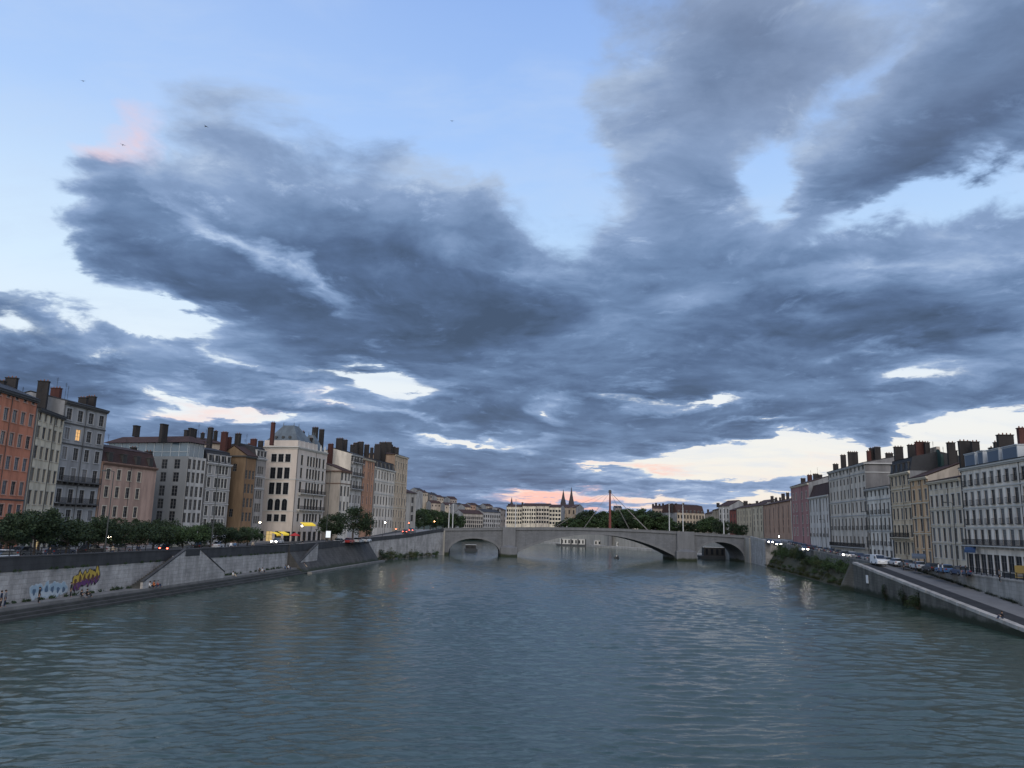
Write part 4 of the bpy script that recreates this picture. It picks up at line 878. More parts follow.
m_ = MB(); strip(m_, ya, rwater, lambda y: rwater(y)+5.6, lambda y: -1, lambda y: zr(y)-.02); m_.build('wall_face', stone, aw)
m_ = MB(); strip(m_, ya, lambda y: rwater(y)-.1, lambda y: rwater(y)+.45, lambda y: zr(y)-.02, lambda y: zr(y)+1.0); m_.build('parapet', coping, aw)
# far quay walls beyond the bridge
for poly, nm, lab, side_ in ((RFAR[:6], 'far_quay_wall', 'distant pale quay wall seen through the central arch', 1), (LFAR[:7], 'far_quay_wall', 'distant quay wall on the left beyond the bridge', -1)):
    t = thing(nm, lab, 'quay wall'); f = MB(); c = MB()
    if side_ == 1: poly = poly+[(-70, 760), (-200, 870), (-420, 950)]
    zt = 7.4
    for (x1, a), (x2, b) in zip(poly, poly[1:]):
        za, zb = (zr(a), zr(b)) if side_ > 0 else (zl(a), zl(b))
        if x1 < -10 and side_ > 0: za = zb = 7
        dv = Vector((x2-x1, b-a, 0)).normalized(); nv = Vector((-dv.y, dv.x, 0))*side_*-1
        p0, p1 = Vector((x1, a, 0)), Vector((x2, b, 0))
        f.hexa([p0-nv*.6+Vector((0, 0, -1)), p0+nv*.02+Vector((0, 0, -1)), p1+nv*.02+Vector((0, 0, -1)), p1-nv*.6+Vector((0, 0, -1))], [p0-nv*.6+Vector((0, 0, za+.3)), p0+nv*.02+Vector((0, 0, za+.3)), p1+nv*.02+Vector((0, 0, zb+.3)), p1-nv*.6+Vector((0, 0, zb+.3))])
    f.build('wall_face', mat('far_quay', (.30, .285, .255), .92, .2, .1, dirt=.2), t)
lw_ = thing('low_landing', 'low far landing stage at the water by the moored boats', 'landing')
m_ = MB(); 
for (x1, a), (x2, b) in zip(RFAR[1:5], RFAR[2:6]): m_.hexa([(x1-6, a-5, -1), (x1, a-.1, -1), (x2, b-.1, -1), (x2-6, b-5, -1)], [(x1-6, a-5, 1.2), (x1, a-.1, 1.2), (x2, b-.1, 1.2), (x2-6, b-5, 1.2)])
m_.build('platform', coping, lw_)
# ================================================================ the arched bridge
BA = Vector((-24.5, 297, 0)); BB = Vector((94, 303, 0)); bd = (BB-BA).normalized(); bn_ = Vector((-bd.y, bd.x, 0)); BLN = (BB-BA).length; BWD = 17.0
def bp(u, v, z): p = BA+bd*u+bn_*v; return (p.x, p.y, z)
def btop(u): s = u/BLN; return 10.0+1.5*math.sin(math.pi*min(1, max(0, s)))**1.2
arches = [(2.2, 21.5, 1.2, 6.4), (28.2, 88.5, 1.6, 9.0), (97.0, 115.6, 1.2, 7.3)]
def ztop_arch(u):
    for a, b, s, c in arches:
        if a <= u <= b:
            h = (b-a)/2; r = c-s
            if h/r > 3: R = (h*h+r*r)/(2*r); return c-(R-math.sqrt(max(0, R*R-(u-(a+b)/2)**2)))
            return s+r*math.sqrt(max(0, 1-((u-(a+b)/2)/h)**2))
    return None
bt = thing('arched_bridge', 'grey stone road bridge with one wide and two smaller arches across the river', 'bridge')
bst = mat('bridge_stone', (.115, .12, .13), .92, .15, .3, bump=.02, dirt=.15, brick=(1.5, .6, .03), tide=True); bst2 = mat('bridge_trim', (.13, .134, .142), .9, .15, .5, dirt=.15, tide=True)
us = sorted(set([0, BLN]+[x for a, b, _, _ in arches for x in (a, b)]+[a+(b-a)*(.5-.5*math.cos(math.pi*k/40)) for a, b, _, _ in arches for k in range(41)]+frange(0, BLN, 3)))
m_ = MB()
for a, b in zip(us, us[1:]):
    if b-a < 1e-5: continue
    mid = ztop_arch((a+b)/2)
    za = (ztop_arch(a) if mid is not None else -1.5); zb = (ztop_arch(b) if mid is not None else -1.5)
    ta, tb = btop(a)-1.0, btop(b)-1.0
    m_.quad(bp(a, 0, za), bp(b, 0, zb), bp(b, 0, tb), bp(a, 0, ta)); m_.quad(bp(b, BWD, zb), bp(a, BWD, za), bp(a, BWD, ta), bp(b, BWD, tb))
    m_.quad(bp(a, 0, ta), bp(b, 0, tb), bp(b, BWD, tb), bp(a, BWD, ta))
    if mid is not None: m_.quad(bp(a, 0, za), bp(a, BWD, za), bp(b, BWD, zb), bp(b, 0, zb))
for a, b, s, c in arches:
    for u in (a, b): m_.quad(bp(u, 0, -1.5), bp(u, BWD, -1.5), bp(u, BWD, s), bp(u, 0, s))
m_.build('arches_and_deck', bst, bt)
for a, b, s, c in arches:
    m_ = MB(); N = 48
    for k in range(N):
        u0, u1 = a+(b-a)*(.5-.5*math.cos(math.pi*k/N)), a+(b-a)*(.5-.5*math.cos(math.pi*(k+1)/N))
        z0, z1 = ztop_arch(u0), ztop_arch(u1); th = .75
        cx = (a+b)/2; e0 = (u0-cx)/(b-a)*.9; e1 = (u1-cx)/(b-a)*.9
        m_.hexa([bp(u0, -.14, z0-.02), bp(u1, -.14, z1-.02), bp(u1+e1, -.14, z1+th), bp(u0+e0, -.14, z0+th)], [bp(u0, -.003, z0-.02), bp(u1, -.003, z1-.02), bp(u1+e1, -.003, z1+th), bp(u0+e0, -.003, z0+th)])
    m_.build('arch_ring', bst2, bt)
for vv, nm in ((-.25, 0), (BWD-.2, 1)):
    m_ = MB(); U = frange(0, BLN, 2.0)
    for a, b in zip(U, U[1:]):
        def q(v0, v1, za, zb, h): m_.hexa([bp(a, v0, za), bp(b, v0, zb), bp(b, v1, zb), bp(a, v1, za)], [bp(a, v0, za+h), bp(b, v0, zb+h), bp(b, v1, zb+h), bp(a, v1, za+h)])
        q(vv-.15, vv+.6, btop(a)-1.0, btop(b)-1.0, .22); q(vv, vv+.45, btop(a)-.78, btop(b)-.78, .62); q(vv-.08, vv+.53, btop(a)-.16, btop(b)-.16, .16)
    m_.build('parapet', bst2, bt)
for u0, u1 in ((21.5, 28.2), (88.5, 97.0)):
    for v0, v1 in ((-2.2, -.004), (BWD+.004, BWD+2.2)):
        m_ = MB(); c = (u0+u1)/2; nose = v0-1.2 if v0 < 0 else v1+1.2; near = v0 if v0 < 0 else v1; back = v1 if v0 < 0 else v0
        lo = [bp(u0+.3, back, -1.5), bp(u0+.3, near, -1.5), bp(c, nose, -1.5), bp(u1-.3, near, -1.5), bp(u1-.3, back, -1.5)]
        hi = [(x, y, 3.4) for x, y, z in lo]; m_.hexa(lo, hi)
        cap = [bp(c+(u0+.3-c)*.2, back, 4.5), bp(c+(u0+.3-c)*.2, back+(near-back)*.2, 4.5), bp(c, back+(near-back)*.3, 4.5), bp(c-(u0+.3-c)*.2, back+(near-back)*.2, 4.5), bp(c-(u0+.3-c)*.2, back, 4.5)]
        m_.hexa(hi, cap); m_.build('cutwater', bst2, bt)
        m_ = MB(); a_ = -1.0 if v0 < 0 else BWD+.004
        m_.hexa([bp(u0+.9, a_, 3.0), bp(u1-.9, a_, 3.0), bp(u1-.9, a_+.996, 3.0), bp(u0+.9, a_+.996, 3.0)], [bp(u0+.9, a_, btop(c)+.1), bp(u1-.9, a_, btop(c)+.1), bp(u1-.9, a_+.996, btop(c)+.1), bp(u0+.9, a_+.996, btop(c)+.1)])
        m_.build('pier_pilaster', bst2, bt)
# masts on the bridge
mast_m = mat('white_mast_paint', (.42, .42, .42), .5, .05, 2)
def mast(px, ytop, v, label, hgt=None):
    # where that column crosses the bridge
    r = ray(px, 528); best = min(frange(0, BLN, .1), key=lambda u: abs(bp(u, v, 0)[0]/bp(u, v, 0)[1]-r.x/r.y))
    x, y, _ = bp(best, v, 0); zb = btop(best)-1.0; zt = at_depth(px, ytop, y).z
    t = thing('bridge_mast', label, 'mast', (x, y, zb), 0, 'white masts on the arched bridge'); h = zt-zb
    a = MB(); a.tube([(0, 0, 0), (0, 0, .9)], [.42, .36], 10); a.build('base', bst2, t)
    a = MB(); a.tube([(0, 0, .9), (0, 0, h*.6), (0, 0, h-.3)], [.2, .17, .11], 10); a.build('shaft', mast_m, t)
    a = MB(); a.tube([(0, 0, h-.3), (0, 0, h-.15), (0, 0, h)], [.24, .2, .05], 10); a.build('cap', mast_m, t)
mast(448.6, 504, 0.8, 'left one of the two close white masts at the left end of the bridge')
mast(452.6, 504, 15, 'right one of the two close white masts at the left end of the bridge')
mast(515.5, 499, 8, 'thin white mast on the bridge in front of the cream far terrace')
mast(669.3, 504, 15, 'white mast left of the tallest one, above the right pier of the bridge')
mast(683, 502.5, .8, 'tallest white mast, standing above the right pier of the bridge')
mast(723.8, 508, 8, 'lone white mast near the right end of the bridge before dark trees')
# ================================================================ footbridge with red pylon
fb = thing('cable_footbridge', 'slim cable footbridge with one tall red pylon beyond the stone bridge', 'footbridge')
red = mat('red_paint', (.13, .035, .028), .55, .1, 1); steel = mat('grey_steel', (.2, .2, .2), .5, .1, 1, metal=.5)
pt = at_depth(610, 490, 480); X0 = pt.x
a = MB(); a.tube([(X0, 480, -1), (X0, 480, 8.05)], [1.5, 1.3], 10); a.build('foot', bst2, fb)
a = MB(); a.tube([(X0, 480, 8.6), (X0, 480, 20), (X0, 480, pt.z-1.6)], [.85, .75, .5], 10); a.build('pylon', red, fb)
a = MB(); a.tube([(X0, 480, pt.z-1.6), (X0, 480, pt.z-1.4), (X0, 480, pt.z)], [.95, 1.0, .8], 10); a.build('pylon_head', BD, fb)
a = MB(); a.box(-45, X0+16, 478.4, 481.6, 8.1, 8.6); a.build('deck', steel, fb)
for dv in (-1.6, 1.6):
    for xx in (X0+27, X0+14, X0-18, X0-38, X0-60):
        a = MB(); a.tube([(X0, 480, pt.z-1.2), (xx, 480+dv, 7.5 if xx > X0 else 8.7)], .13 if xx > X0+20 else .06, 5); a.build('cable', mat('cable_steel', (.22, .2, .2), .5, .1, 1), fb)
    a = MB(); a.box(-45, X0+16, 480+dv-.03, 480+dv+.03, 9.6, 9.68); 
    x = -45
    while x < X0+16: a.box(x, x+.08, 480+dv-.03, 480+dv+.03, 8.6, 9.6); x += 3
    a.build('handrail', steel, fb)
# twin spires
def spire(px, ytop, ybase, d, w, label, group='twin church spires'):
    tp = at_depth(px, ytop, d); bs = at_depth(px, ybase, d)
    t = thing('church_spire', label, 'church spire', (bs.x, d, 7), 0, group); h0 = bs.z-7; h1 = tp.z-7
    a = MB(); a.box(-w, w, -w, w, 0, h0); a.build('tower', mat('church_stone', (.12, .09, .075), .9, .2, .3), t)
    a = MB(); a.box(-w*1.1, w*1.1, -w*1.1, w*1.1, h0, h0+.8); a.tube([(0, 0, h0+.8), (0, 0, h0+(h1-h0)*.5), (0, 0, h1)], [w*1.2, w*.55, .12], 8); 
    for sx in (-1, 1):
        for sy in (-1, 1): a.tube([(sx*w*.85, sy*w*.85, h0+.8), (sx*w*.85, sy*w*.85, h0+4.5)], [.5, .08], 5)
    a.build('steeple', mat('church_slate', (.04, .035, .038), .8, .2, .5), t)
spire(563.2, 489.5, 504.5, 860, 2.6, 'left and slightly shorter of the twin dark church spires')
spire(571.3, 487.0, 504.5, 850, 2.6, 'right and slightly taller of the twin dark church spires')
spire(511.5, 497, 507, 900, 1.9, 'small lone spire above the left end of the cream far terrace', None)
# ================================================================ trees and bushes
BARK = mat('bark', (.07, .055, .045), .95, .25, 2)
def leafm(n, c):
    m = mat(n, c, .75, .0, 1)
    nt = m.node_tree; k = G(nt); b = nt.nodes['Principled BSDF']
    pos = k.n('ShaderNodeNewGeometry').outputs['Position']; nz = k.noise(pos, .9, 3, .6); nz2 = k.noise(pos, 7, 2, .6)
    f = k.m('ADD', k.m('MULTIPLY', nz, 1.1), k.m('MULTIPLY', nz2, .9))
    k.L(k.vm('SCALE', c, sc=f), b.inputs['Base Color']); return m
LEAF = leafm('leaves_green', (.030, .054, .018)); LEAFD = leafm('leaves_dark', (.018, .032, .013)); LEAFY = leafm('leaves_yellowish', (.036, .046, .014)); LEAFR = leafm('leaves_dry', (.07, .055, .03))
def crown_mesh(name, seed, rx, ry, rz, zc, nclump, nleaf, ls, mt, lumpy=.35, sub=.3):
    rg = random.Random(seed); V = []; F = []
    cl = []
    for i in range(nclump):
        u = rg.uniform(-1, 1); a = rg.uniform(0, 2*math.pi); s = math.sqrt(1-u*u); k = rg.uniform(.35, 1)**.5*rg.uniform(1-lumpy, 1.08)
        cl.append((rx*k*s*math.cos(a), ry*k*s*math.sin(a), zc+rz*k*u, rg.uniform(.6, 1.2)))
    for (cx, cy, cz, cs) in cl:
        R = sub*min(rx, rz*1.3)*cs
        for j in range(nleaf):
            u = rg.uniform(-1, 1); a = rg.uniform(0, 2*math.pi); s = math.sqrt(1-u*u); k = rg.random()**.45*R
            p = Vector((cx+k*s*math.cos(a)*1.15, cy+k*s*math.sin(a)*1.15, cz+k*u*.8))
            d1 = Vector((rg.gauss(0, 1), rg.gauss(0, 1), rg.gauss(0, .6))).normalized(); d2 = d1.cross(Vector((rg.gauss(0, 1), rg.gauss(0, 1), rg.gauss(0, 1)))).normalized()
            l = ls*rg.uniform(.6, 1.3); n = len(V)
            V += [p-d1*l*.5, p+d2*l*.3, p+d1*l*.5, p-d2*l*.3]; F.append((n, n+1, n+2, n+3))
    me = bpy.data.meshes.new(name); me.from_pydata([tuple(v) for v in V], [], F); me.materials.append(mt); me.update(); return me, cl
def trunk_mb(h, r, cl, seed, nl=7):
    rg = random.Random(seed); a = MB(); b = [(0, 0, -.3), (rg.uniform(-.1, .1), rg.uniform(-.1, .1), h*.5), (rg.uniform(-.2, .2), rg.uniform(-.2, .2), h)]
    a.tube(b, [r, r*.8, r*.62], 8)
    for c in rg.sample(cl, min(nl, len(cl))):
        m = Vector(b[2])*.4+Vector(c[:3])*.6; m.z -= .3; a.tube([b[2], m, c[:3]], [r*.45, r*.28, r*.1], 5)
    return a
def tree(label, loc, seed, rx, rz, zc, th, r, ncl, nlf, ls, mt, group, name='tree', sub=.3, lumpy=.35):
    t = thing(name, label, 'tree', loc, 0, group); me, cl = crown_mesh('crown', seed, rx, rx, rz, zc, ncl, nlf, ls, mt, lumpy, sub); ob('crown', me, t)
    trunk_mb(th, r, cl, seed).build('trunk', BARK, t); return t
# clipped plane trees along the left quay
PT = [tree('', (0, 0, -50), 11+i, 4.1, 2.1, 4.0, 2.4, .2, 48, 85, .36, [LEAFD, LEAF, LEAFD][i], 'pollarded trees along the left quay', sub=.36) for i in range(3)]
for p in PT: index_kids(p)
spots = []
for y in frange(74, 133, 5.2): spots.append((lwall(y)-6.2, y))
for y in frange(138, 166, 5.6): spots.append((lwall(y)-7, y))
sp2 = [(lwall(y)-13.5, y) for y in frange(86, 150, 6.5)]
rg = random.Random(5); used = set()
def pxof(p):
    v = MC.to_3x3().inverted() @ (Vector(p)-Vector((0, 0, CAMZ))); return 512+FPX*v.x/-v.z, 384-FPX*v.y/-v.z
spots = [s for s in spots if -25 < pxof((s[0], s[1], 9))[0] < 262]
spots.sort(key=lambda s: pxof((s[0], s[1], 9))[0]); sp2.sort(key=lambda s: pxof((s[0], s[1], 9))[0])
for rowi, (row, rn) in enumerate(((spots, 'front row'), (sp2, 'back row'))):
    row = [s for s in row if pxof((s[0]+3, s[1], 9))[0] > 3]
    for i, (x, y) in enumerate(row):
        k = rg.randrange(3); lab = '%s clipped tree from the left on the left quay, %s' % (ORD[i], rn); loc = (x+rg.uniform(-.5, .5), y+rg.uniform(-.6, .6), zl(y)); s = rg.uniform(.74, 1.0)*(1-.1*(y > 135))
        if k not in used: o = PT[k]; used.add(k); o.location = loc; o['label'] = lab; o.rotation_euler = (0, 0, rg.uniform(0, 6))
        else: o = copy_tree(PT[k], loc, rg.uniform(0, 6), lab)
        o.scale = (s, s, s*rg.uniform(.92, 1.08))
# the two big trees
for px, y, top, rx, lab, sd in ((333.5, 205, 513, 4.2, 'left and smaller of the two big dark trees beside the turreted building', 31), (355, 214, 505, 5.4, 'right and taller of the two big dark trees beside the turreted building', 32)):
    p = at_depth(px, top, y); z0 = zl(y); h = p.z-z0; tree(lab, (p.x, y, z0), sd, rx, h*.36, h*.63, h*.4, .28, 60, 90, .42, LEAFD, 'pair of big trees on the left quay', 'broad_tree', sub=.3)
p = at_depth(367, 517, 222); tree('small dark tree squeezed right of the pair of big trees', (p.x, 222, zl(222)), 33, 2.8, 2.6, 4.6, 3, .2, 30, 70, .4, LEAFD, None, sub=.32)
# far trees
FT = [tree('', (0, 0, -50), 41+i, 6.2, 7.2, 9.5, 5, .45, 60, 46, 1.05, [LEAFD, LEAF, LEAFD][i], 'tall trees on the far right bank', 'tall_tree', sub=.34, lumpy=.3) for i in range(3)]
for p in FT: index_kids(p)
fu = set(); fl = []
for px, ytop, d in ((563, 521, 600), (571, 517, 596), (580, 513.5, 592), (588, 511, 590), (596, 510, 588), (604, 510.5, 586), (613, 509.5, 584), (622, 508.5, 582), (631, 508, 580), (640, 508, 575), (649, 510, 570), (657, 512, 565), (664, 515, 560), (577, 519, 575), (592, 516, 572), (607, 515, 570), (626, 514, 565), (643, 514, 560), (673, 521, 540), (686, 522, 530), (695, 521, 520)): fl.append((px, ytop, d, 'far'))
for i, (px, ytop, d, _) in enumerate(sorted(fl)):
    p = at_depth(px, ytop, d); h = (p.z-7.5); k = rg.randrange(3); lab = '%s tree from the left in the tall tree belt around the red pylon' % ORD[i]; loc = (p.x, d, 7.5); s = h/16.6
    if k not in fu: o = FT[k]; fu.add(k); o.location = loc; o['label'] = lab
    else: o = copy_tree(FT[k], loc, rg.uniform(0, 6), lab)
    o.scale = (max(s, .8)*rg.uniform(1.15, 1.45), max(s, .8)*rg.uniform(1.1, 1.3), s)
for i, (px, ytop, d) in enumerate(((704, 518, 455), (711, 516, 450), (718, 520, 420), (727, 521, 405), (735, 523, 390), (743, 524.5, 375))):
    p = at_depth(px, ytop, d); s = (p.z-8.5)/16.6; o = copy_tree(FT[1 if i < 2 else 0], (p.x, d, 8.5), rg.uniform(0, 6), '%s tree from the left in the low clump behind the right end of the bridge' % ORD[i]); o.scale = (s*1.1, s*1.1, s); o['group'] = 'low trees behind the right end of the bridge'
for i, (px, ytop, d) in enumerate(((419, 509, 400), (425, 508, 410), (431, 509, 420), (437, 509.5, 430), (443, 510.5, 440), (449, 512, 450), (455, 513, 460), (461, 515, 470))):
    p = at_depth(px, ytop, d); s = (p.z-8)/16.6; o = copy_tree(FT[i % 2], (p.x, d, 8), rg.uniform(0, 6), '%s tree from the left in the row beyond the left end of the bridge' % ORD[i]); o.scale = (s*.95, s*.95, s); o['group'] = 'trees beyond the left end of the bridge'
# hillside greenery between the houses
# bushes
def bush(label, loc, seed, rx, rz, mt, group, n=26, ls=.28):
    t = thing('bush', label, 'bush', loc, 0, group); me, cl = crown_mesh('foliage', seed, rx, rx*.8, rz, rz*.75, n, 55, ls, mt, .45, .42); ob('foliage', me, t)
    a = MB()
    for c in cl[:7]: a.tube([(0, 0, -.4), (c[0]*.6, c[1]*.6, c[2]*.55), c[:3]], [.06, .045, .02], 5)
    a.build('stems', BARK, t); return t
BS = [bush('', (0, 0, -50), 61+i, 2.6, 1.7, [LEAF, LEAFY, LEAFD, LEAF][i], 'bushes on the right bank between the ramp and the bridge') for i in range(4)]
for b in BS: index_kids(b)
bu = set()
bl = []
y = 163.0
while y < 262: bl.append((rwater(y)+rg.uniform(2.4, 3.8), y, rg.uniform(.75, 1.25), 'upper')); y += rg.uniform(3.8, 6.2)
y = 161.0
while y < 262: bl.append((rwater(y)+rg.uniform(.5, 1.4), y, rg.uniform(.35, .6), 'lower')); y += rg.uniform(4.5, 8)
cnt = {'upper': 0, 'lower': 0}
for x, y, s, rw in sorted(bl, key=lambda b: b[1]):
    k = rg.randrange(4) if rw == 'upper' else rg.choice([1, 0, 1]); z = .2+(x-rwater(y))/3*(zr(y)-3.5); i = cnt[rw]; cnt[rw] += 1
    lab = '%s bush from the ramp, %s' % (ORD[i], 'high on the right bank against the road wall' if rw == 'upper' else 'low at the water edge of the right bank')
    if k not in bu: o = BS[k]; bu.add(k); o.location = (x, y, z); o['label'] = lab
    else: o = copy_tree(BS[k], (x, y, z), rg.uniform(0, 6), lab)
    o.scale = (s, s, s*rg.uniform(.8, 1.1))
for i, y in enumerate(frange(236, 284, 5.2)):
    x = lwall(y)+rg.uniform(.9, 1.7); s = rg.uniform(.45, .8) if i != 2 and i != 1 else 1.0
    o = copy_tree(BS[[0, 2, 1][i % 3]], (x, y, .1), rg.uniform(0, 6), '%s bush from the dark wall at the foot of the left quay wall' % ORD[i]); o.scale = (s, s, s); o['group'] = 'bushes at the foot of the left quay wall'
for i, y in enumerate((131, 124, 140)):
    o = copy_tree(BS[2], (rwater(y)+.05, y, .25), rg.uniform(0, 6), ['dark ivy bush hanging on the middle of the ramp river wall', 'dark ivy bush nearest the camera on the ramp river wall', 'small dark ivy bush farthest up the ramp river wall'][i]); o.scale = (.3, 1.3-.2*i, [1.0, .8, .8][i]); o['group'] = 'ivy on the ramp river wall'
# weeds along the upper ramp edge and at the left wall foot
def tufts(name, pts, sd, mt, ls=.22):
    rg = random.Random(sd); V = []; F = []
    for (x, y, z, r) in pts:
        for j in range(22):
            p = Vector((x+rg.gauss(0, r*.5), y+rg.gauss(0, r*.6), z+abs(rg.gauss(0, r*.4)))); d = Vector((rg.gauss(0, .4), rg.gauss(0, .4), 1)).normalized(); e = d.orthogonal().normalized(); l = ls*rg.uniform(.6, 1.5); n = len(V)
            V += [p-e*l*.25, p+d*l*.6-e*l*.1, p+d*l, p+e*l*.25]; F.append((n, n+1, n+2, n+3))
    me = bpy.data.meshes.new(name); me.from_pydata([tuple(v) for v in V], [], F); me.materials.append(mt); o = ob(name, me); tag(o, None, None, None, 'stuff'); return o
pts = [(rwater(y)+9.8+rg.uniform(-.25, .1), y, zramp(y), rg.uniform(.15, .6)) for y in [rg.uniform(84, 150) for _ in range(170)]]
tufts('weeds', pts, 3, LEAFD)['label'] = 'low weeds at the foot of the pale wall beside the ramp'
pts = [(lwall(y)+.15, y, 1.25, rg.uniform(.15, .4)) for y in [rg.uniform(80, 170) for _ in range(110)]]+[(lwall(y)+.1, y, zl(y)-.8, .2) for y in [rg.uniform(80, 170) for _ in range(60)]]
tufts('weeds', pts, 4, LEAFD)['label'] = 'low weeds along the foot and ledge of the left quay wall'
pts = [(rwater(y)+rg.uniform(-.3, 3.5), y, .3, rg.uniform(.3, .7)) for y in [rg.uniform(160, 264) for _ in range(260)]]
tufts('weeds', pts, 6, LEAFY, .4)['label'] = 'yellowish green undergrowth at the water edge of the right bank'
# ================================================================ cars
GLASS = mat('car_glass', (.02, .025, .03), .08, .05, 2, spec=.8); RUB = mat('tyre_rubber', (.02, .02, .02), .9, .05, 2); RIM = mat('wheel_rim', (.3, .3, .31), .4, .05, 2, metal=.7)
HLO = mat('headlight_off', (.5, .5, .5), .2, .05, 2); HL = mat('headlight_on', (1, .95, .85), .3, 0, 2, emit=((1, .93, .8), 24)); TLO = mat('tail_light_off', (.25, .02, .02), .3, .05, 2); TL = mat('tail_light_on', (.6, .05, .04), .3, 0, 2, emit=((1, .10, .06), 9))
def car(label, loc, rz, col, lit=0, van=False, group=None, cat='car'):
    t = thing('van' if van else 'car', label, 'van' if van else cat, loc, rz, group)
    pm = mat('paint_%02x%02x%02x' % tuple(int(c*255) for c in col), col, .35, .03, 1, spec=.6)
    w = .88 if not van else .95
    low = [(-2.15, .28), (-2.18, .75), (-2.05, .95), (1.1, .95), (2.0, .82), (2.15, .6), (2.12, .28)] if not van else [(-2.4, .3), (-2.42, 1.9), (-2.3, 2.02), (.9, 2.02), (1.5, 1.25), (2.3, 1.05), (2.42, .65), (2.38, .3)]
    def prof(pts, w0, w1, mb, mi=0):
        n = len(pts); V = []; m = max(p[1] for p in pts)
        for s in (-1, 1):
            for (x, z) in pts: V.append((x, s*(w0+(w1-w0)*max(0, (z-.3)/(m-.3))), z))
        mb.add(V, [tuple(range(n)), tuple(range(n, 2*n))[::-1]]+[(i, n+i, n+(i+1) % n, (i+1) % n) for i in range(n)], mi)
    b = MB(); prof(low, w, w-.06 if not van else w-.1, b); bo = b.build('body', pm, t)
    md = bo.modifiers.new('bevel', 'BEVEL'); md.width = .05; md.segments = 2; md.limit_method = 'ANGLE'
    if not van:
        c = MB(); prof([(-1.75, .95), (-1.25, 1.42), (.15, 1.45), (1.05, .95)], w-.06, w-.2, c); c.build('windows', GLASS, t)
        c = MB(); prof([(-1.2, 1.42), (-1.1, 1.47), (.08, 1.49), (.15, 1.455)], w-.18, w-.22, c); c.build('roof', pm, t)
    else:
        c = MB(); c.hexa([(1.52, -w+.14, 1.3), (1.52, w-.14, 1.3), (.98, w-.18, 1.95), (.98, -w+.18, 1.95)], [(1.56, -w+.14, 1.33), (1.56, w-.14, 1.33), (1.02, w-.18, 1.98), (1.02, -w+.18, 1.98)]); c.build('windscreen', GLASS, t)
        for s in (-1, 1): c = MB(); c.box(.3, 1.1, s*(w-.06)-.02, s*(w-.06)+.02, 1.25, 1.75); c.build('side_window', GLASS, t)
    for x in (-1.35, 1.35):
        for s in (-1, 1):
            k = MB(); k.tube([(0, s*.02, 0), (0, s*.2, 0)], .33, 14); wo_ = k.build('wheel', RUB, t, (x, s*(w-.18), .33))
            k = MB(); k.tube([(0, s*.19, 0), (0, s*.215, 0)], .2, 10); k.build('rim', RIM, wo_)
    f = 2.13 if not van else 2.38; r = -2.17 if not van else -2.41; zf = .66 if not van else .8
    for s in (-1, 1):
        k = MB(); k.box(f-.04, f+.045, s*.62-.2, s*.62+.2, zf-.11, zf+.11); k.build('headlight', HL if lit == 1 else HLO, t)
        k = MB(); k.box(r-.04, r+.03, s*.66-.13, s*.66+.13, .68, .86); k.build('tail_light', TL if lit == 2 else TLO, t)
    return t
rg = random.Random(12)
cols = {'white': (.62, .63, .64), 'silver': (.35, .36, .37), 'black': (.02, .02, .022), 'dark blue': (.03, .05, .10), 'grey': (.12, .125, .13), 'red': (.25, .02, .02), 'blue': (.05, .12, .25)}
rang = math.atan2(1, .16)                      # heading up the right bank
hd = lambda a, b: math.atan2(b[1]-a[1], b[0]-a[0])
GR = 'cars parked along the right bank houses'
seen = {}
protos = {}
def put_car(px, d, col, label, away, lit=0, van=False, group=None, bank='R', x=None):
    r = ray(px, 545); x = r.x/r.y*d if x is None else x; z = (zr(d) if bank == 'R' else zl(d))+.01
    base = math.atan2(1, .14 if bank == 'R' else .12); rz = base if away else base+math.pi
    key = (col, lit, van)
    if key in protos: o = copy_tree(protos[key], (x, d, z), rz, label)
    else: o = car(label, (x, d, z), rz, cols[col], lit, van, group); protos[key] = o; index_kids(o)
    if group: o['group'] = group
    elif 'group' in o: del o['group']
    return o
put_car(877.5, 158, 'white', 'white van driving on the right bank road above the top of the ramp', False, 0, True)
put_car(843, 190, 'silver', 'silver car with the brightest headlights, in front of the long balcony block', False, 1)
put_car(803.5, 216, 'grey', 'grey car with headlights on, in front of the red house', False, 1)
put_car(777.5, 246, 'black', 'black car with headlights on, right of the bridge end', False, 1)
put_car(769.5, 262, 'dark blue', 'dark blue car with headlights on, coming off the bridge end', False, 1)
ks = list(cols); y = 128.0; i = 0; cc_ = {}
order = ['dark blue', 'blue', 'black', 'silver', 'grey', 'white', 'white', 'black', 'silver', 'dark blue', 'white', 'grey', 'black', 'dark blue', 'grey', 'silver', 'black', 'red', 'dark blue', 'grey', 'black', 'silver']
for i in range(22):
    y = 128+i*5.9; c = order[i]; k = cc_.get(c, 0); cc_[c] = k+1
    put_car(0, y, c, '%s car beside the right bank houses, %s %s one from the ramp end' % (c, ORD[k], c), True, 0, group=GR, x=rfac(y)-5.9)
GL_ = 'cars on the left quay'
put_car(14, 91, 'white', 'white car at the left edge of the photo above the quay wall', False, 0, group=GL_, bank='L', x=lwall(91)-3.6)
put_car(171, 133, 'black', 'black car with red tail lights lit above the stone stairs', True, 2, group=GL_, bank='L')
put_car(179, 140, 'grey', 'grey car right of the car with lit tail lights above the stairs', True, 0, group=GL_, bank='L')
put_car(277, 196, 'silver', 'silver car with headlights on, before the turreted building', False, 1, group=GL_, bank='L')
put_car(339, 207, 'white', 'white car parked left of the others below the two big trees', True, 0, group=GL_, bank='L')
put_car(349, 211, 'red', 'red car parked between white ones below the two big trees', True, 0, group=GL_, bank='L')
put_car(358, 216, 'silver', 'silver car parked below the taller big tree', True, 0, group=GL_, bank='L')
put_car(366, 222, 'white', 'white car parked at the right below the two big trees', True, 0, group=GL_, bank='L')
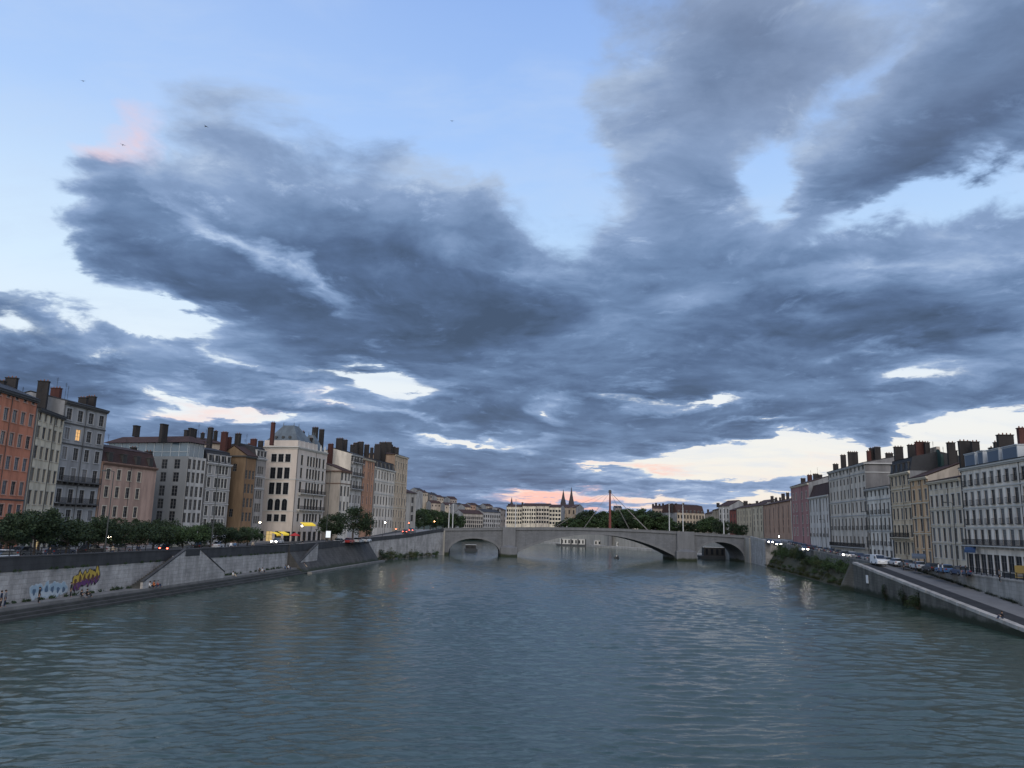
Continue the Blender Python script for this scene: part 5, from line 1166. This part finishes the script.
put_car(405.5, 276, 'black', 'black car with lit brake lights near the left bridge end', True, 2, group=GL_, bank='L')
put_car(411.5, 284, 'grey', 'grey car with lit brake lights nearest the left bridge end', True, 2, group=GL_, bank='L')
for i, (y, c) in enumerate(((98, 'black'), (104, 'grey'), (111, 'dark blue'), (118, 'black'), (125, 'silver'), (145, 'grey'), (152, 'black'), (160, 'white'))):
    put_car(0, y, c, '%s parked car from the left in the shade behind the clipped trees' % ORD[i], True, 0, group='cars parked behind the clipped trees', bank='L', x=lwall(y)-10)
# ================================================================ people
SKIN = mat('skin', (.32, .2, .14), .6, .05, 3); HAIR = mat('hair', (.03, .02, .015), .8, .1, 5)
def person_mesh(pose, top, bot):
    if pose == 'stand':
        V = {'pel': (0, 0, .95, .15, .12), 'sp': (0, .01, 1.2, .14, .11), 'ch': (0, 0, 1.4, .19, .12), 'nk': (0, 0, 1.52, .06, .06), 'hd': (0, -.01, 1.64, .095, .11), 'tp': (0, 0, 1.73, .07, .08)}
        for s, n in ((-1, 'l'), (1, 'r')):
            V.update({'hp'+n: (s*.1, 0, .88, .1, .1), 'kn'+n: (s*.11, -.02, .5, .07, .07), 'an'+n: (s*.12, .02, .1, .045, .05), 'ft'+n: (s*.13, -.16, .04, .04, .03), 'sh'+n: (s*.19, 0, 1.43, .06, .06), 'el'+n: (s*.25, .03, 1.14, .045, .045), 'wr'+n: (s*.24, -.07, .9, .03, .03), 'ha'+n: (s*.23, -.1, .8, .04, .02)})
    else:
        V = {'pel': (0, 0, .14, .16, .13), 'sp': (0, -.03, .38, .14, .11), 'ch': (0, -.08, .58, .19, .12), 'nk': (0, -.12, .7, .06, .06), 'hd': (0, -.16, .82, .095, .11), 'tp': (0, -.15, .91, .07, .08)}
        for s, n in ((-1, 'l'), (1, 'r')):
            V.update({'hp'+n: (s*.1, -.05, .13, .1, .1), 'kn'+n: (s*.14, -.46, .42, .07, .07), 'an'+n: (s*.14, -.66, .06, .045, .05), 'ft'+n: (s*.14, -.82, .02, .04, .03), 'sh'+n: (s*.19, -.08, .61, .06, .06), 'el'+n: (s*.25, -.22, .38, .045, .045), 'wr'+n: (s*.18, -.42, .44, .03, .03), 'ha'+n: (s*.13, -.48, .46, .04, .02)})
    E = [('pel', 'sp'), ('sp', 'ch'), ('ch', 'nk'), ('nk', 'hd'), ('hd', 'tp')]
    for n in 'lr': E += [('pel', 'hp'+n), ('hp'+n, 'kn'+n), ('kn'+n, 'an'+n), ('an'+n, 'ft'+n), ('ch', 'sh'+n), ('sh'+n, 'el'+n), ('el'+n, 'wr'+n), ('wr'+n, 'ha'+n)]
    names = list(V); me = bpy.data.meshes.new('tmp'); me.from_pydata([V[n][:3] for n in names], [(names.index(a), names.index(b)) for a, b in E], [])
    o = bpy.data.objects.new('tmp', me); COL.objects.link(o); sk = o.modifiers.new('s', 'SKIN')
    for i, n in enumerate(names): me.skin_vertices[0].data[i].radius = V[n][3:]
    me.skin_vertices[0].data[0].use_root = True
    o.modifiers.new('b', 'SUBSURF').levels = 1
    dg = bpy.context.evaluated_depsgraph_get(); dg.update(); m2 = bpy.data.meshes.new_from_object(o.evaluated_get(dg)); m2.name = 'body'
    m2.materials.clear()
    for m in (SKIN, top, bot): m2.materials.append(m)
    kd = {n: Vector(V[n][:3]) for n in names}
    for p in m2.polygons:
        c = p.center; n = min(kd, key=lambda k: (kd[k]-c).length)
        p.material_index = 1 if n in ('sp', 'ch', 'shl', 'shr', 'ell', 'elr') else 2 if n[:2] in ('pe', 'hp', 'kn', 'an') else 0
        p.use_smooth = True
    bpy.data.objects.remove(o); hc = kd['hd']
    h = MB()
    for i in range(4): 
        pass
    rings = []; 
    h.tube([hc+Vector((0, .03, -.04)), hc+Vector((0, .035, .03)), hc+Vector((0, .02, .10)), hc+Vector((0, .01, .135))], [.10, .118, .09, .03], 10)
    hair = h.mesh('hair', HAIR)
    nb = MB(); nb.tube([hc+Vector((0, -.1, .03)), hc+Vector((0, -.135, -.02))], [.012, .02], 5)
    return m2, hair
_pc = {}
def person(label, pose, loc, rz, top, bot, group=None):
    key = (pose, top, bot)
    if key not in _pc: _pc[key] = person_mesh(pose, mat('cloth_%s' % top, CL[top], .9, .1, 3), mat('cloth_%s' % bot, CL[bot], .9, .1, 3))
    b, h = _pc[key]; t = thing('person', label, 'person', loc, rz, group); ob('body', b, t); ob('hair', h, t); return t
CL = {'black': (.015, .015, .018), 'white': (.6, .6, .6), 'red': (.4, .05, .03), 'orange': (.5, .14, .04), 'navy': (.02, .03, .06), 'grey': (.15, .15, .16), 'blue': (.06, .12, .22), 'beige': (.32, .27, .2)}
def wall_y(px, fx, py=590):
    lo, hi = 60, 240
    for _ in range(40):
        md = (lo+hi)/2; r = ray(px, py); 
        if r.x/r.y*md > fx(md): lo = md
        else: hi = md
    return lo
def on_quay(px, off):
    f = lambda y: lwall(y)+off; y = wall_y(px, f); return f(y), y
GQ = 'people on the lower left quay'
for px, off, pose, tp, bt_, lab in ((2.5, 1.6, 'stand', 'navy', 'black', 'person in navy standing at the very left edge of the lower quay'), (6.5, 1.4, 'stand', 'grey', 'navy', 'person in grey standing second from the left on the lower quay'),
    (40, 2.0, 'stand', 'black', 'black', 'person in black standing before the white graffiti'), (71, .7, 'stand', 'black', 'black', 'person in black leaning by the wall between the two graffiti'), (81, 2.1, 'sit', 'black', 'grey', 'left of two dark dressed people sitting below the yellow graffiti'), (86.5, 2.1, 'sit', 'black', 'black', 'right of two dark dressed people sitting below the yellow graffiti'),
    (148.5, 2.0, 'sit', 'white', 'black', 'person in white sitting left of two in red and orange'), (152.5, 2.0, 'sit', 'orange', 'navy', 'person in orange sitting between one in white and one in red'), (156, 1.9, 'sit', 'red', 'navy', 'person in red sitting on the quay right of the one in orange'),
    (231, 2.0, 'sit', 'white', 'beige', 'person in white sitting at the foot of the second stair flight'), (257, 2.0, 'sit', 'black', 'grey', 'left person of the pair sitting halfway along the lower quay'), (260, 2.0, 'sit', 'white', 'black', 'right person, in white, of the pair sitting halfway along the lower quay'),
    (283, 2.0, 'sit', 'blue', 'black', 'person in blue sitting before the third stair flight'), (286, 2.0, 'sit', 'white', 'navy', 'person in white sitting right of the one in blue'), (302, 2.2, 'sit', 'white', 'beige', 'person in white sitting beside the third stair flight'), (319, 1.8, 'sit', 'beige', 'grey', 'person in beige sitting at the far end of the lower quay')):
    x, y = on_quay(px, off); person(lab, pose, (x, y, 1.25), math.pi/2+(.3 if pose == 'stand' else 0), tp, bt_, GQ)
for px, tp, bt_, lab in ((45, 'black', 'black', 'person in black walking at the left behind the parapet'), (108, 'beige', 'navy', 'person in beige walking behind the long railing'), (134, 'navy', 'black', 'person in navy on the quay behind the right end of the railing'), (227, 'white', 'navy', 'left of two people in light tops behind the quay parapet'), (231, 'blue', 'black', 'right of two people in light tops behind the quay parapet'), (249, 'beige', 'black', 'person in beige walking before the slim grey house'), (299, 'black', 'grey', 'person in black before the turreted building corner'), (324, 'black', 'black', 'person in black left of the white quay panel'), (333, 'grey', 'navy', 'person in grey right of the white quay panel')):
    x, y = on_quay(px, -1.6); person(lab, 'stand', (x, y, zl(y)), .8, tp, bt_, 'people walking on the upper left quay')
for px, d, tp, bt_, lab in ((903, 140, 'black', 'black', 'person in black walking near the top of the ramp'), (915, 136, 'navy', 'navy', 'person in navy walking by the upper end of the pale wall'), (938, 131, 'white', 'navy', 'person in white standing at the street edge above the ramp'), (942, 130.5, 'white', 'black', 'second person in white beside the first at the street edge'), (960, 124, 'black', 'grey', 'left of two dark dressed people before the dark shopfronts'), (965, 123, 'black', 'black', 'right of two dark dressed people before the dark shopfronts'), (998, 112, 'grey', 'black', 'person in grey walking near the right edge of the photo')):
    r = ray(px, 560); person(lab, 'stand', (r.x/r.y*d, d, zr(d)+.01), 1.2, tp, bt_, 'people on the right bank street')
for px, v, tp, bt_, lab in ((497, 1.6, 'black', 'navy', 'person in black on the bridge above its left pier'), (541, 1.4, 'grey', 'black', 'person in grey on the bridge near the start of the wide arch'), (567, 1.8, 'white', 'navy', 'person in white on the bridge below the twin spires'), (655, 1.5, 'navy', 'black', 'person in navy on the bridge left of its right pier')):
    r = ray(px, 528); u = min(frange(0, BLN, .1), key=lambda u: abs(bp(u, v, 0)[0]/bp(u, v, 0)[1]-r.x/r.y)); x, y, _ = bp(u, v, 0); person(lab, 'stand', (x, y, btop(u)-1.0), 1.5, tp, bt_, 'people walking over the arched bridge')
r = ray(1016, 628); p = at_z(1016, 630, .65); person('person in black sitting at the low end of the ramp by the water', 'sit', (rwater(97)+.6, 97, zramp(97)+.42), -1.7, 'black', 'navy')
# ================================================================ small things on the banks
def rail(label, ys_, fx, fz, h=1.05, step=1.6, name='railing', bars=True, group=None):
    t = thing(name, label, 'railing', (0, 0, 0), 0, group); 
    for zz_ in (h, h*.55, .15):
        a = MB(); strip(a, ys_, lambda y: fx(y)-.025, lambda y: fx(y)+.025, lambda y: fz(y)+zz_-.03, lambda y: fz(y)+zz_+.03); a.build('rail', IRON, t)
    y = ys_[0]; pm = None
    while y <= ys_[-1]:
        if pm is None: a = MB(); a.box(-.045, .045, -.045, .045, 0, h+.05); pm = a.mesh('post', IRON)
        ob('post', pm, t, (fx(y), y, fz(y))); y += step
rail('thin dark railing on the left quay parapet between the edge and the first stairs', frange(86, 120, 4), lambda y: lwall(y)-.25, ptop, .85, 1.7)
rail('metal railing along the pale wall above the ramp on the right bank', frange(84, 150, 6), lambda y: rwater(y)+10.25, lambda y: zr(y)+.32, .95, 1.9)
rail('metal railing along the road above the bushes on the right bank', frange(162, 262, 8), lambda y: ebw(y)+.3, lambda y: zr(y)+.5, .7, 3.0)
LAMPON = mat('lamp_glow', (1, .9, .7), .4, 0, 2, emit=((1, .85, .6), 30)); LAMPR = mat('red_signal', (1, .1, .05), .4, 0, 2, emit=((1, .12, .06), 14)); LAMPO = mat('orange_lamp', (1, .5, .2), .4, 0, 2, emit=((1, .45, .15), 16))
POLE = mat('lamp_pole', (.04, .045, .045), .6, .1, 2)
def lamp_post(label, x, y, z, h, glow=None, arm=1.2, dirx=1, r=.09, group='street lamps', head=.14):
    t = thing('street_lamp', label, 'street lamp', (x, y, z), 0, group)
    a = MB(); a.tube([(0, 0, 0), (0, 0, .8), (0, 0, .82), (0, 0, h)], [r*1.7, r*1.7, r, r*.6], 8); a.build('post', POLE, t)
    a = MB(); a.tube([(0, 0, h-.05), (dirx*arm*.5, 0, h+.15), (dirx*arm, 0, h+.1)], [r*.5, r*.4, r*.4], 6); a.build('arm', POLE, t)
    a = MB(); a.hexa([(dirx*arm-.3, -.13, h-.02), (dirx*arm+.3, -.13, h-.02), (dirx*arm+.3, .13, h-.02), (dirx*arm-.3, .13, h-.02)], [(dirx*arm-.25, -.08, h+.16), (dirx*arm+.25, -.08, h+.16), (dirx*arm+.25, .08, h+.16), (dirx*arm-.25, .08, h+.16)]); hd_ = a.build('lamp_head', POLE, t)
    if glow: a = MB(); a.tube([(dirx*arm, 0, h-.04), (dirx*arm, 0, h-.04-head*.8), (dirx*arm, 0, h-.04-head*1.6)], [head*.8, head, head*.4], 8); a.build('lamp_glass', glow, hd_)
for px, yt, off, lab in ((100, 471, -1.3, 'tall lamp post in front of the grey and pink houses'), (207, 462, -1.5, 'tall lamp post before the mansard house on the left quay'), (322.5, 470, -1.5, 'tall lamp post at the right corner of the turreted building')):
    x, y = on_quay(px, off); zt = at_depth(px, yt, y).z; lamp_post(lab, x, y, zl(y), zt-zl(y), None, 1.4, -1, .1)
for px, py, d, bank, gl, lab in ((260, 522.5, 192, 'L', LAMPON, 'lit lamp at the left corner of the turreted building'), (302, 526, 205, 'L', LAMPON, 'lit lamp at the right shop corner of the turreted building'), (385, 522.5, 258, 'L', LAMPON, 'lit lamp before the white house at the end of the left row'), (434.5, 521.5, 330, 'L', LAMPO, 'orange lit lamp in front of the trees beyond the left bridge end'),
      (109.5, 537.5, 118, 'L', LAMPON, 'left of two small lit lamps under the clipped trees'), (120, 537.5, 122, 'L', LAMPON, 'right of two small lit lamps under the clipped trees'), (779, 536.5, 300, 'R', LAMPON, 'lit lamp before the terracotta house at the right bridge end')):
    p = at_depth(px, py, d); z = zl(d) if bank == 'L' else zr(d); lamp_post(lab, p.x-.6, d, z, p.z-z+.2, gl, .6, 1, .05, head=.2)
def signal(label, px, py, d, z):
    p = at_depth(px, py, d); t = thing('traffic_light', label, 'traffic light', (p.x, d, z), 0); h = p.z-z
    a = MB(); a.tube([(0, 0, 0), (0, 0, h-.5)], .06, 6); a.build('post', POLE, t)
    a = MB(); a.box(-.16, .16, -.12, .12, h-.65, h+.3); b = a.build('housing', POLE, t)
    a = MB(); a.tube([(0, -.125, h), (0, -.16, h)], .15, 10); a.build('lens', LAMPR, b)
signal('red traffic light above the braking cars near the left bridge end', 409, 523, 275, zl(275))
signal('red traffic light by the shop of the white house on the left bank', 396, 529, 268, zl(268))
for px, yt, d, lab in ((952.5, 503, 128, 'tall lamp post in front of the cream house on the right bank'), (869, 512, 172, 'tall lamp post before the white house with the dark attic on the right bank'), (825, 520, 214, 'lamp post between the white narrow house and the long balcony block')):
    p = at_depth(px, yt, d); lamp_post(lab, p.x, d, zr(d), p.z-zr(d), None, 1.3, -1, .09)
# white panel, parasols, awnings
def panel(label, px, py, d):
    p = at_depth(px, py, d); t = thing('advert_stand', label, 'advert stand', (p.x, d, zl(d)), 0); a = MB(); a.box(-.1, .1, -.1, .1, 0, p.z-zl(d)-.7); a.build('foot', POLE, t)
    h = p.z-zl(d); a = MB(); a.box(-.68, .68, -.11, .11, h-.85, h+.95); f = a.build('frame', POLE, t); a = MB(); a.box(-.58, .58, -.13, -.112, h-.75, h+.85); a.build('poster', mat('lit_poster', (.6, .62, .63), .5, .1, 1, emit=((.8, .9, 1), .35)), f)
panel('upright poster panel glowing white on the quay left of the two big trees', 328.3, 534.5, 196)
def parasol(label, x, y, z, col, r=1.9, group=None):
    t = thing('parasol', label, 'parasol', (x, y, z), 0, group); a = MB(); a.tube([(0, 0, 0), (0, 0, 2.7)], .035, 6); a.build('pole', POLE, t)
    a = MB(); n = 8; rim = [(r*math.cos(2*math.pi*i/n), r*math.sin(2*math.pi*i/n), 2.15) for i in range(n)]; rim2 = [(x_, y_, 1.98) for x_, y_, _ in rim]
    a.add(rim2+rim+[(0, 0, 2.8)], [(i, (i+1) % n, n+(i+1) % n, n+i) for i in range(n)]+[(n+i, n+(i+1) % n, 2*n) for i in range(n)]+[tuple(range(n))[::-1]]); a.build('canopy', col, t)
    a = MB(); a.tube([(0, 0, 0), (0, 0, .12)], .35, 10); a.build('base', POLE, t)
pw = mat('white_canvas', (.42, .44, .45), .85, .05, 2); pr_ = mat('red_canvas', (.35, .03, .03), .85, .05, 2)
for i, (px, d) in enumerate(((206, 158), (212, 161), (218.5, 164), (225, 167), (232, 170))):
    p = at_depth(px, 538, d); parasol('%s white parasol from the left on the terrace before the mansard house' % ORD[i], p.x, d, zl(d), pw, 2.0, 'white terrace parasols on the left quay')
p = at_depth(295, 535, 200); parasol('red parasol at the corner shop of the turreted building', p.x, 200, zl(200), pr_, 1.3)
def awning(label, px0, px1, py, d, col, emit=None, zz=None, dep=1.4, nm='awning'):
    a_, b_ = at_depth(px0, py, d), at_depth(px1, py, d+ (4 if px0 < 512 else -1)); dv = (b_-a_); dv.z = 0; L_ = dv.length; rz = math.atan2(dv.y, dv.x)
    t = thing(nm, label, nm, (a_.x, a_.y, a_.z), rz, None); m = MB(); m.hexa([(0, 0, .35), (L_, 0, .35), (L_, dep, .9), (0, dep, .9)], [(0, 0, .41), (L_, 0, .41), (L_, dep, .96), (0, dep, .96)]); m.build('canopy', col, t)
    m = MB(); m.box(0, L_, -.03, 0, 0, .41); m.build('valance', col, t)
    m = MB(); m.tube([(.1, dep, 0), (.1, 0, .36)], .025, 5); m.build('arm', POLE, t); m = MB(); m.tube([(L_-.1, dep, 0), (L_-.1, 0, .36)], .025, 5); m.build('arm', POLE, t)
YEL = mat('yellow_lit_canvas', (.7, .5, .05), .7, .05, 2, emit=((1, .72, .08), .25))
awning('long glowing yellow awning on the river front of the turreted building', 303.5, 315.5, 526, 212, YEL)
awning('left small yellow awning on the near side of the turreted building', 276.5, 281, 536, 203, YEL)
awning('right small yellow awning on the near side of the turreted building', 283, 289, 535.5, 203, YEL)
awning('dark blue awning at the left end of the dark shopfronts on the right bank', 964.5, 975.5, 552.5, 134, mat('blue_canvas', (.03, .06, .13), .85, .05, 2))
awning('grey blue awning of the apricot house ground floor', 912, 926, 558.5, 152, mat('greyblue_canvas', (.09, .11, .14), .85, .05, 2), dep=1.0)
t = thing('poster_board', 'yellow and white board before the shopfront at the right edge of the photo', 'poster board', (0, 0, 0)); p = at_depth(1020, 560, 116); t.location = (p.x, 116, zr(116))
a = MB(); a.box(-.9, .9, -.06, .06, .4, 2.2); a.build('board', mat('yellow_board', (.3, .22, .08), .7, .1, 2), t); a = MB(); a.box(-.6, .6, -.08, -.062, .5, 1.0); a.build('white_sheet', BW, t); a = MB(); a.box(-.8, -.7, -.05, .05, 0, .4); a.build('leg', POLE, t); a = MB(); a.box(.7, .8, -.05, .05, 0, .4); a.build('leg', POLE, t)
t = thing('mooring_marker', 'small white square marker board on the ramp river wall', 'marker board', (0, 0, 0)); y = 150; p = at_depth(862, 578, y); t.location = (rwater(y)-.02, y, 2.2)
a = MB(); a.box(-.09, -.03, -.45, .45, 0, 1.5); a.build('board', mat('white_paint', (.6, .6, .6), .6, .1, 2), t); a = MB(); a.box(-.03, .12, -.08, .08, -.3, 1.2); a.build('bracket', POLE, t)
# ================================================================ boats, posts, birds
def boat(label, x, y, rz, L_=4.2, group=None):
    t = thing('small_boat', label, 'boat', (x, y, 0), rz, group); a = MB(); n = 7; lo = []; hi = []
    for s in (-1, 1):
        for k in (range(n) if s < 0 else reversed(range(n))):
            u = k/(n-1)*2-1; w_ = .75*math.sqrt(max(0, 1-max(0, u)**2.2))*(1 if u < 0 else 1); lo.append((u*L_/2*.92, s*w_*.7, -.15)); hi.append((u*L_/2, s*max(w_, .02), .5+.12*max(0, u)))
    a.hexa(lo, hi); a.build('hull', mat('boat_hull', (.05, .055, .065), .4, .1, 2), t)
    a = MB(); a.box(-L_/2-.25, -L_/2+.02, -.18, .18, -.1, .85); a.build('motor', BD, t); a = MB(); a.box(.15, .2, -.5, .5, .5, 1.05); a.build('windscreen', GLASS, t)
b_ = at_z(617, 558.5, 0); boat('small dark motor boat carrying two people towards the central arch', b_.x, b_.y, 1.2)
person('person in white sitting at the stern of the small motor boat', 'sit', (b_.x-.3, b_.y-1.0, .5), 2.6, 'white', 'black'); person('person in dark clothes sitting at the bow of the small motor boat', 'sit', (b_.x+.3, b_.y+.4, .5), 2.8, 'navy', 'black')
def barge(label, px0, px1, d, hgt, cabin, group='moored barges beyond the bridge'):
    a_, b2 = at_depth(px0, 543, d), at_depth(px1, 543, d); L_ = b2.x-a_.x; t = thing('barge', label, 'barge', (a_.x, d, 0), 0, group)
    m = MB(); m.hexa([(.8, 0, -.4), (L_-.5, 0, -.4), (L_-.5, 4.5, -.4), (.8, 4.5, -.4)], [(0, -.1, 1.2), (L_, -.1, 1.2), (L_, 4.6, 1.2), (0, 4.6, 1.2)]); m.build('hull', mat('barge_hull', (.05, .055, .06), .6, .1, 1), t)
    m = MB(); m.box(L_*.12, L_*.85, .5, 4.1, 1.2, 1.2+hgt); cb = m.build('cabin', cabin, t)
    m = MB(); k = 0; x = L_*.16
    while x < L_*.8: m.box(x, x+1.0, .46, .5, 1.7, 1.2+hgt-.6); x += 2.2
    m.build('windows', GLD, cb); m = MB(); m.box(L_*.1, L_*.87, .3, 4.3, 1.2+hgt, 1.35+hgt); m.build('roof', LTRIM, t)
CAB = mat('cabin_white', (.46, .45, .42), .6, .1, 1)
barge('dark barge shape added beyond the right arch to stand in for shade', 699, 741, 330, 3.4, mat('cabin_dark', (.03, .03, .03), .7, .1, 1))  # added dark shape that gives the right arch opening its shade
barge('long white cabined barge moored seen through the central arch, left of the others', 556, 590, 500, 3.2, CAB); barge('middle white barge moored seen through the central arch', 592, 612, 496, 2.8, CAB); barge('right white barge with low cabin moored seen through the central arch', 614, 636, 474, 2.4, CAB)
barge('dark barge moored by the left bank seen through the left arch', 464, 478, 345, 1.6, mat('cabin_dark', (.08, .08, .08), .7, .1, 1))
for i, px in enumerate((561.5, 571, 578, 585.5)):
    p = at_z(px, 544.6, 0); t = thing('mooring_post', '%s dark mooring post from the left seen through the central arch' % ORD[i], 'mooring post', (p.x, 470, 0), 0, 'mooring posts beyond the central arch'); p = at_depth(px, 543, 470); t.location.x = p.x
    a = MB(); a.tube([(0, 0, -2), (0, 0, 4.6)], .42, 8); a.build('pile', BD, t); a = MB(); a.tube([(0, 0, 4.6), (0, 0, 5.0)], [.5, .2], 8); a.build('cap', BD, t)
birdm = mat('bird_dark', (.03, .03, .035), .9, .1, 5)
for px, py, d, rz, lab in ((83, 81, 95, .3, 'dark bird highest at the left in the clear sky'), (206, 126.5, 80, 1.2, 'dark bird flying over the edge of the big cloud'), (123, 145, 85, .9, 'dark bird flying over the pink cloud'), (452, 121, 110, .1, 'dark bird alone in the blue gap near the middle')):
    p = at_depth(px, py, d); t = thing('bird', lab, 'bird', p, rz, 'birds gliding under the clouds'); t.scale = (.7, .7, .7)
    a = MB(); a.tube([(0, -.22, 0), (0, -.1, .02), (0, .08, .02), (0, .2, 0), (0, .3, -.01)], [.015, .05, .055, .03, .035], 7); a.build('body', birdm, t)
    for s in (-1, 1):
        a = MB(); a.hexa([(0, -.05, .03), (0, .1, .03), (s*.28, .1, .12), (s*.5, -.08, .05)], [(0, -.05, .045), (0, .1, .045), (s*.28, .1, .135), (s*.5, -.08, .06)]); a.build('wing', birdm, t)
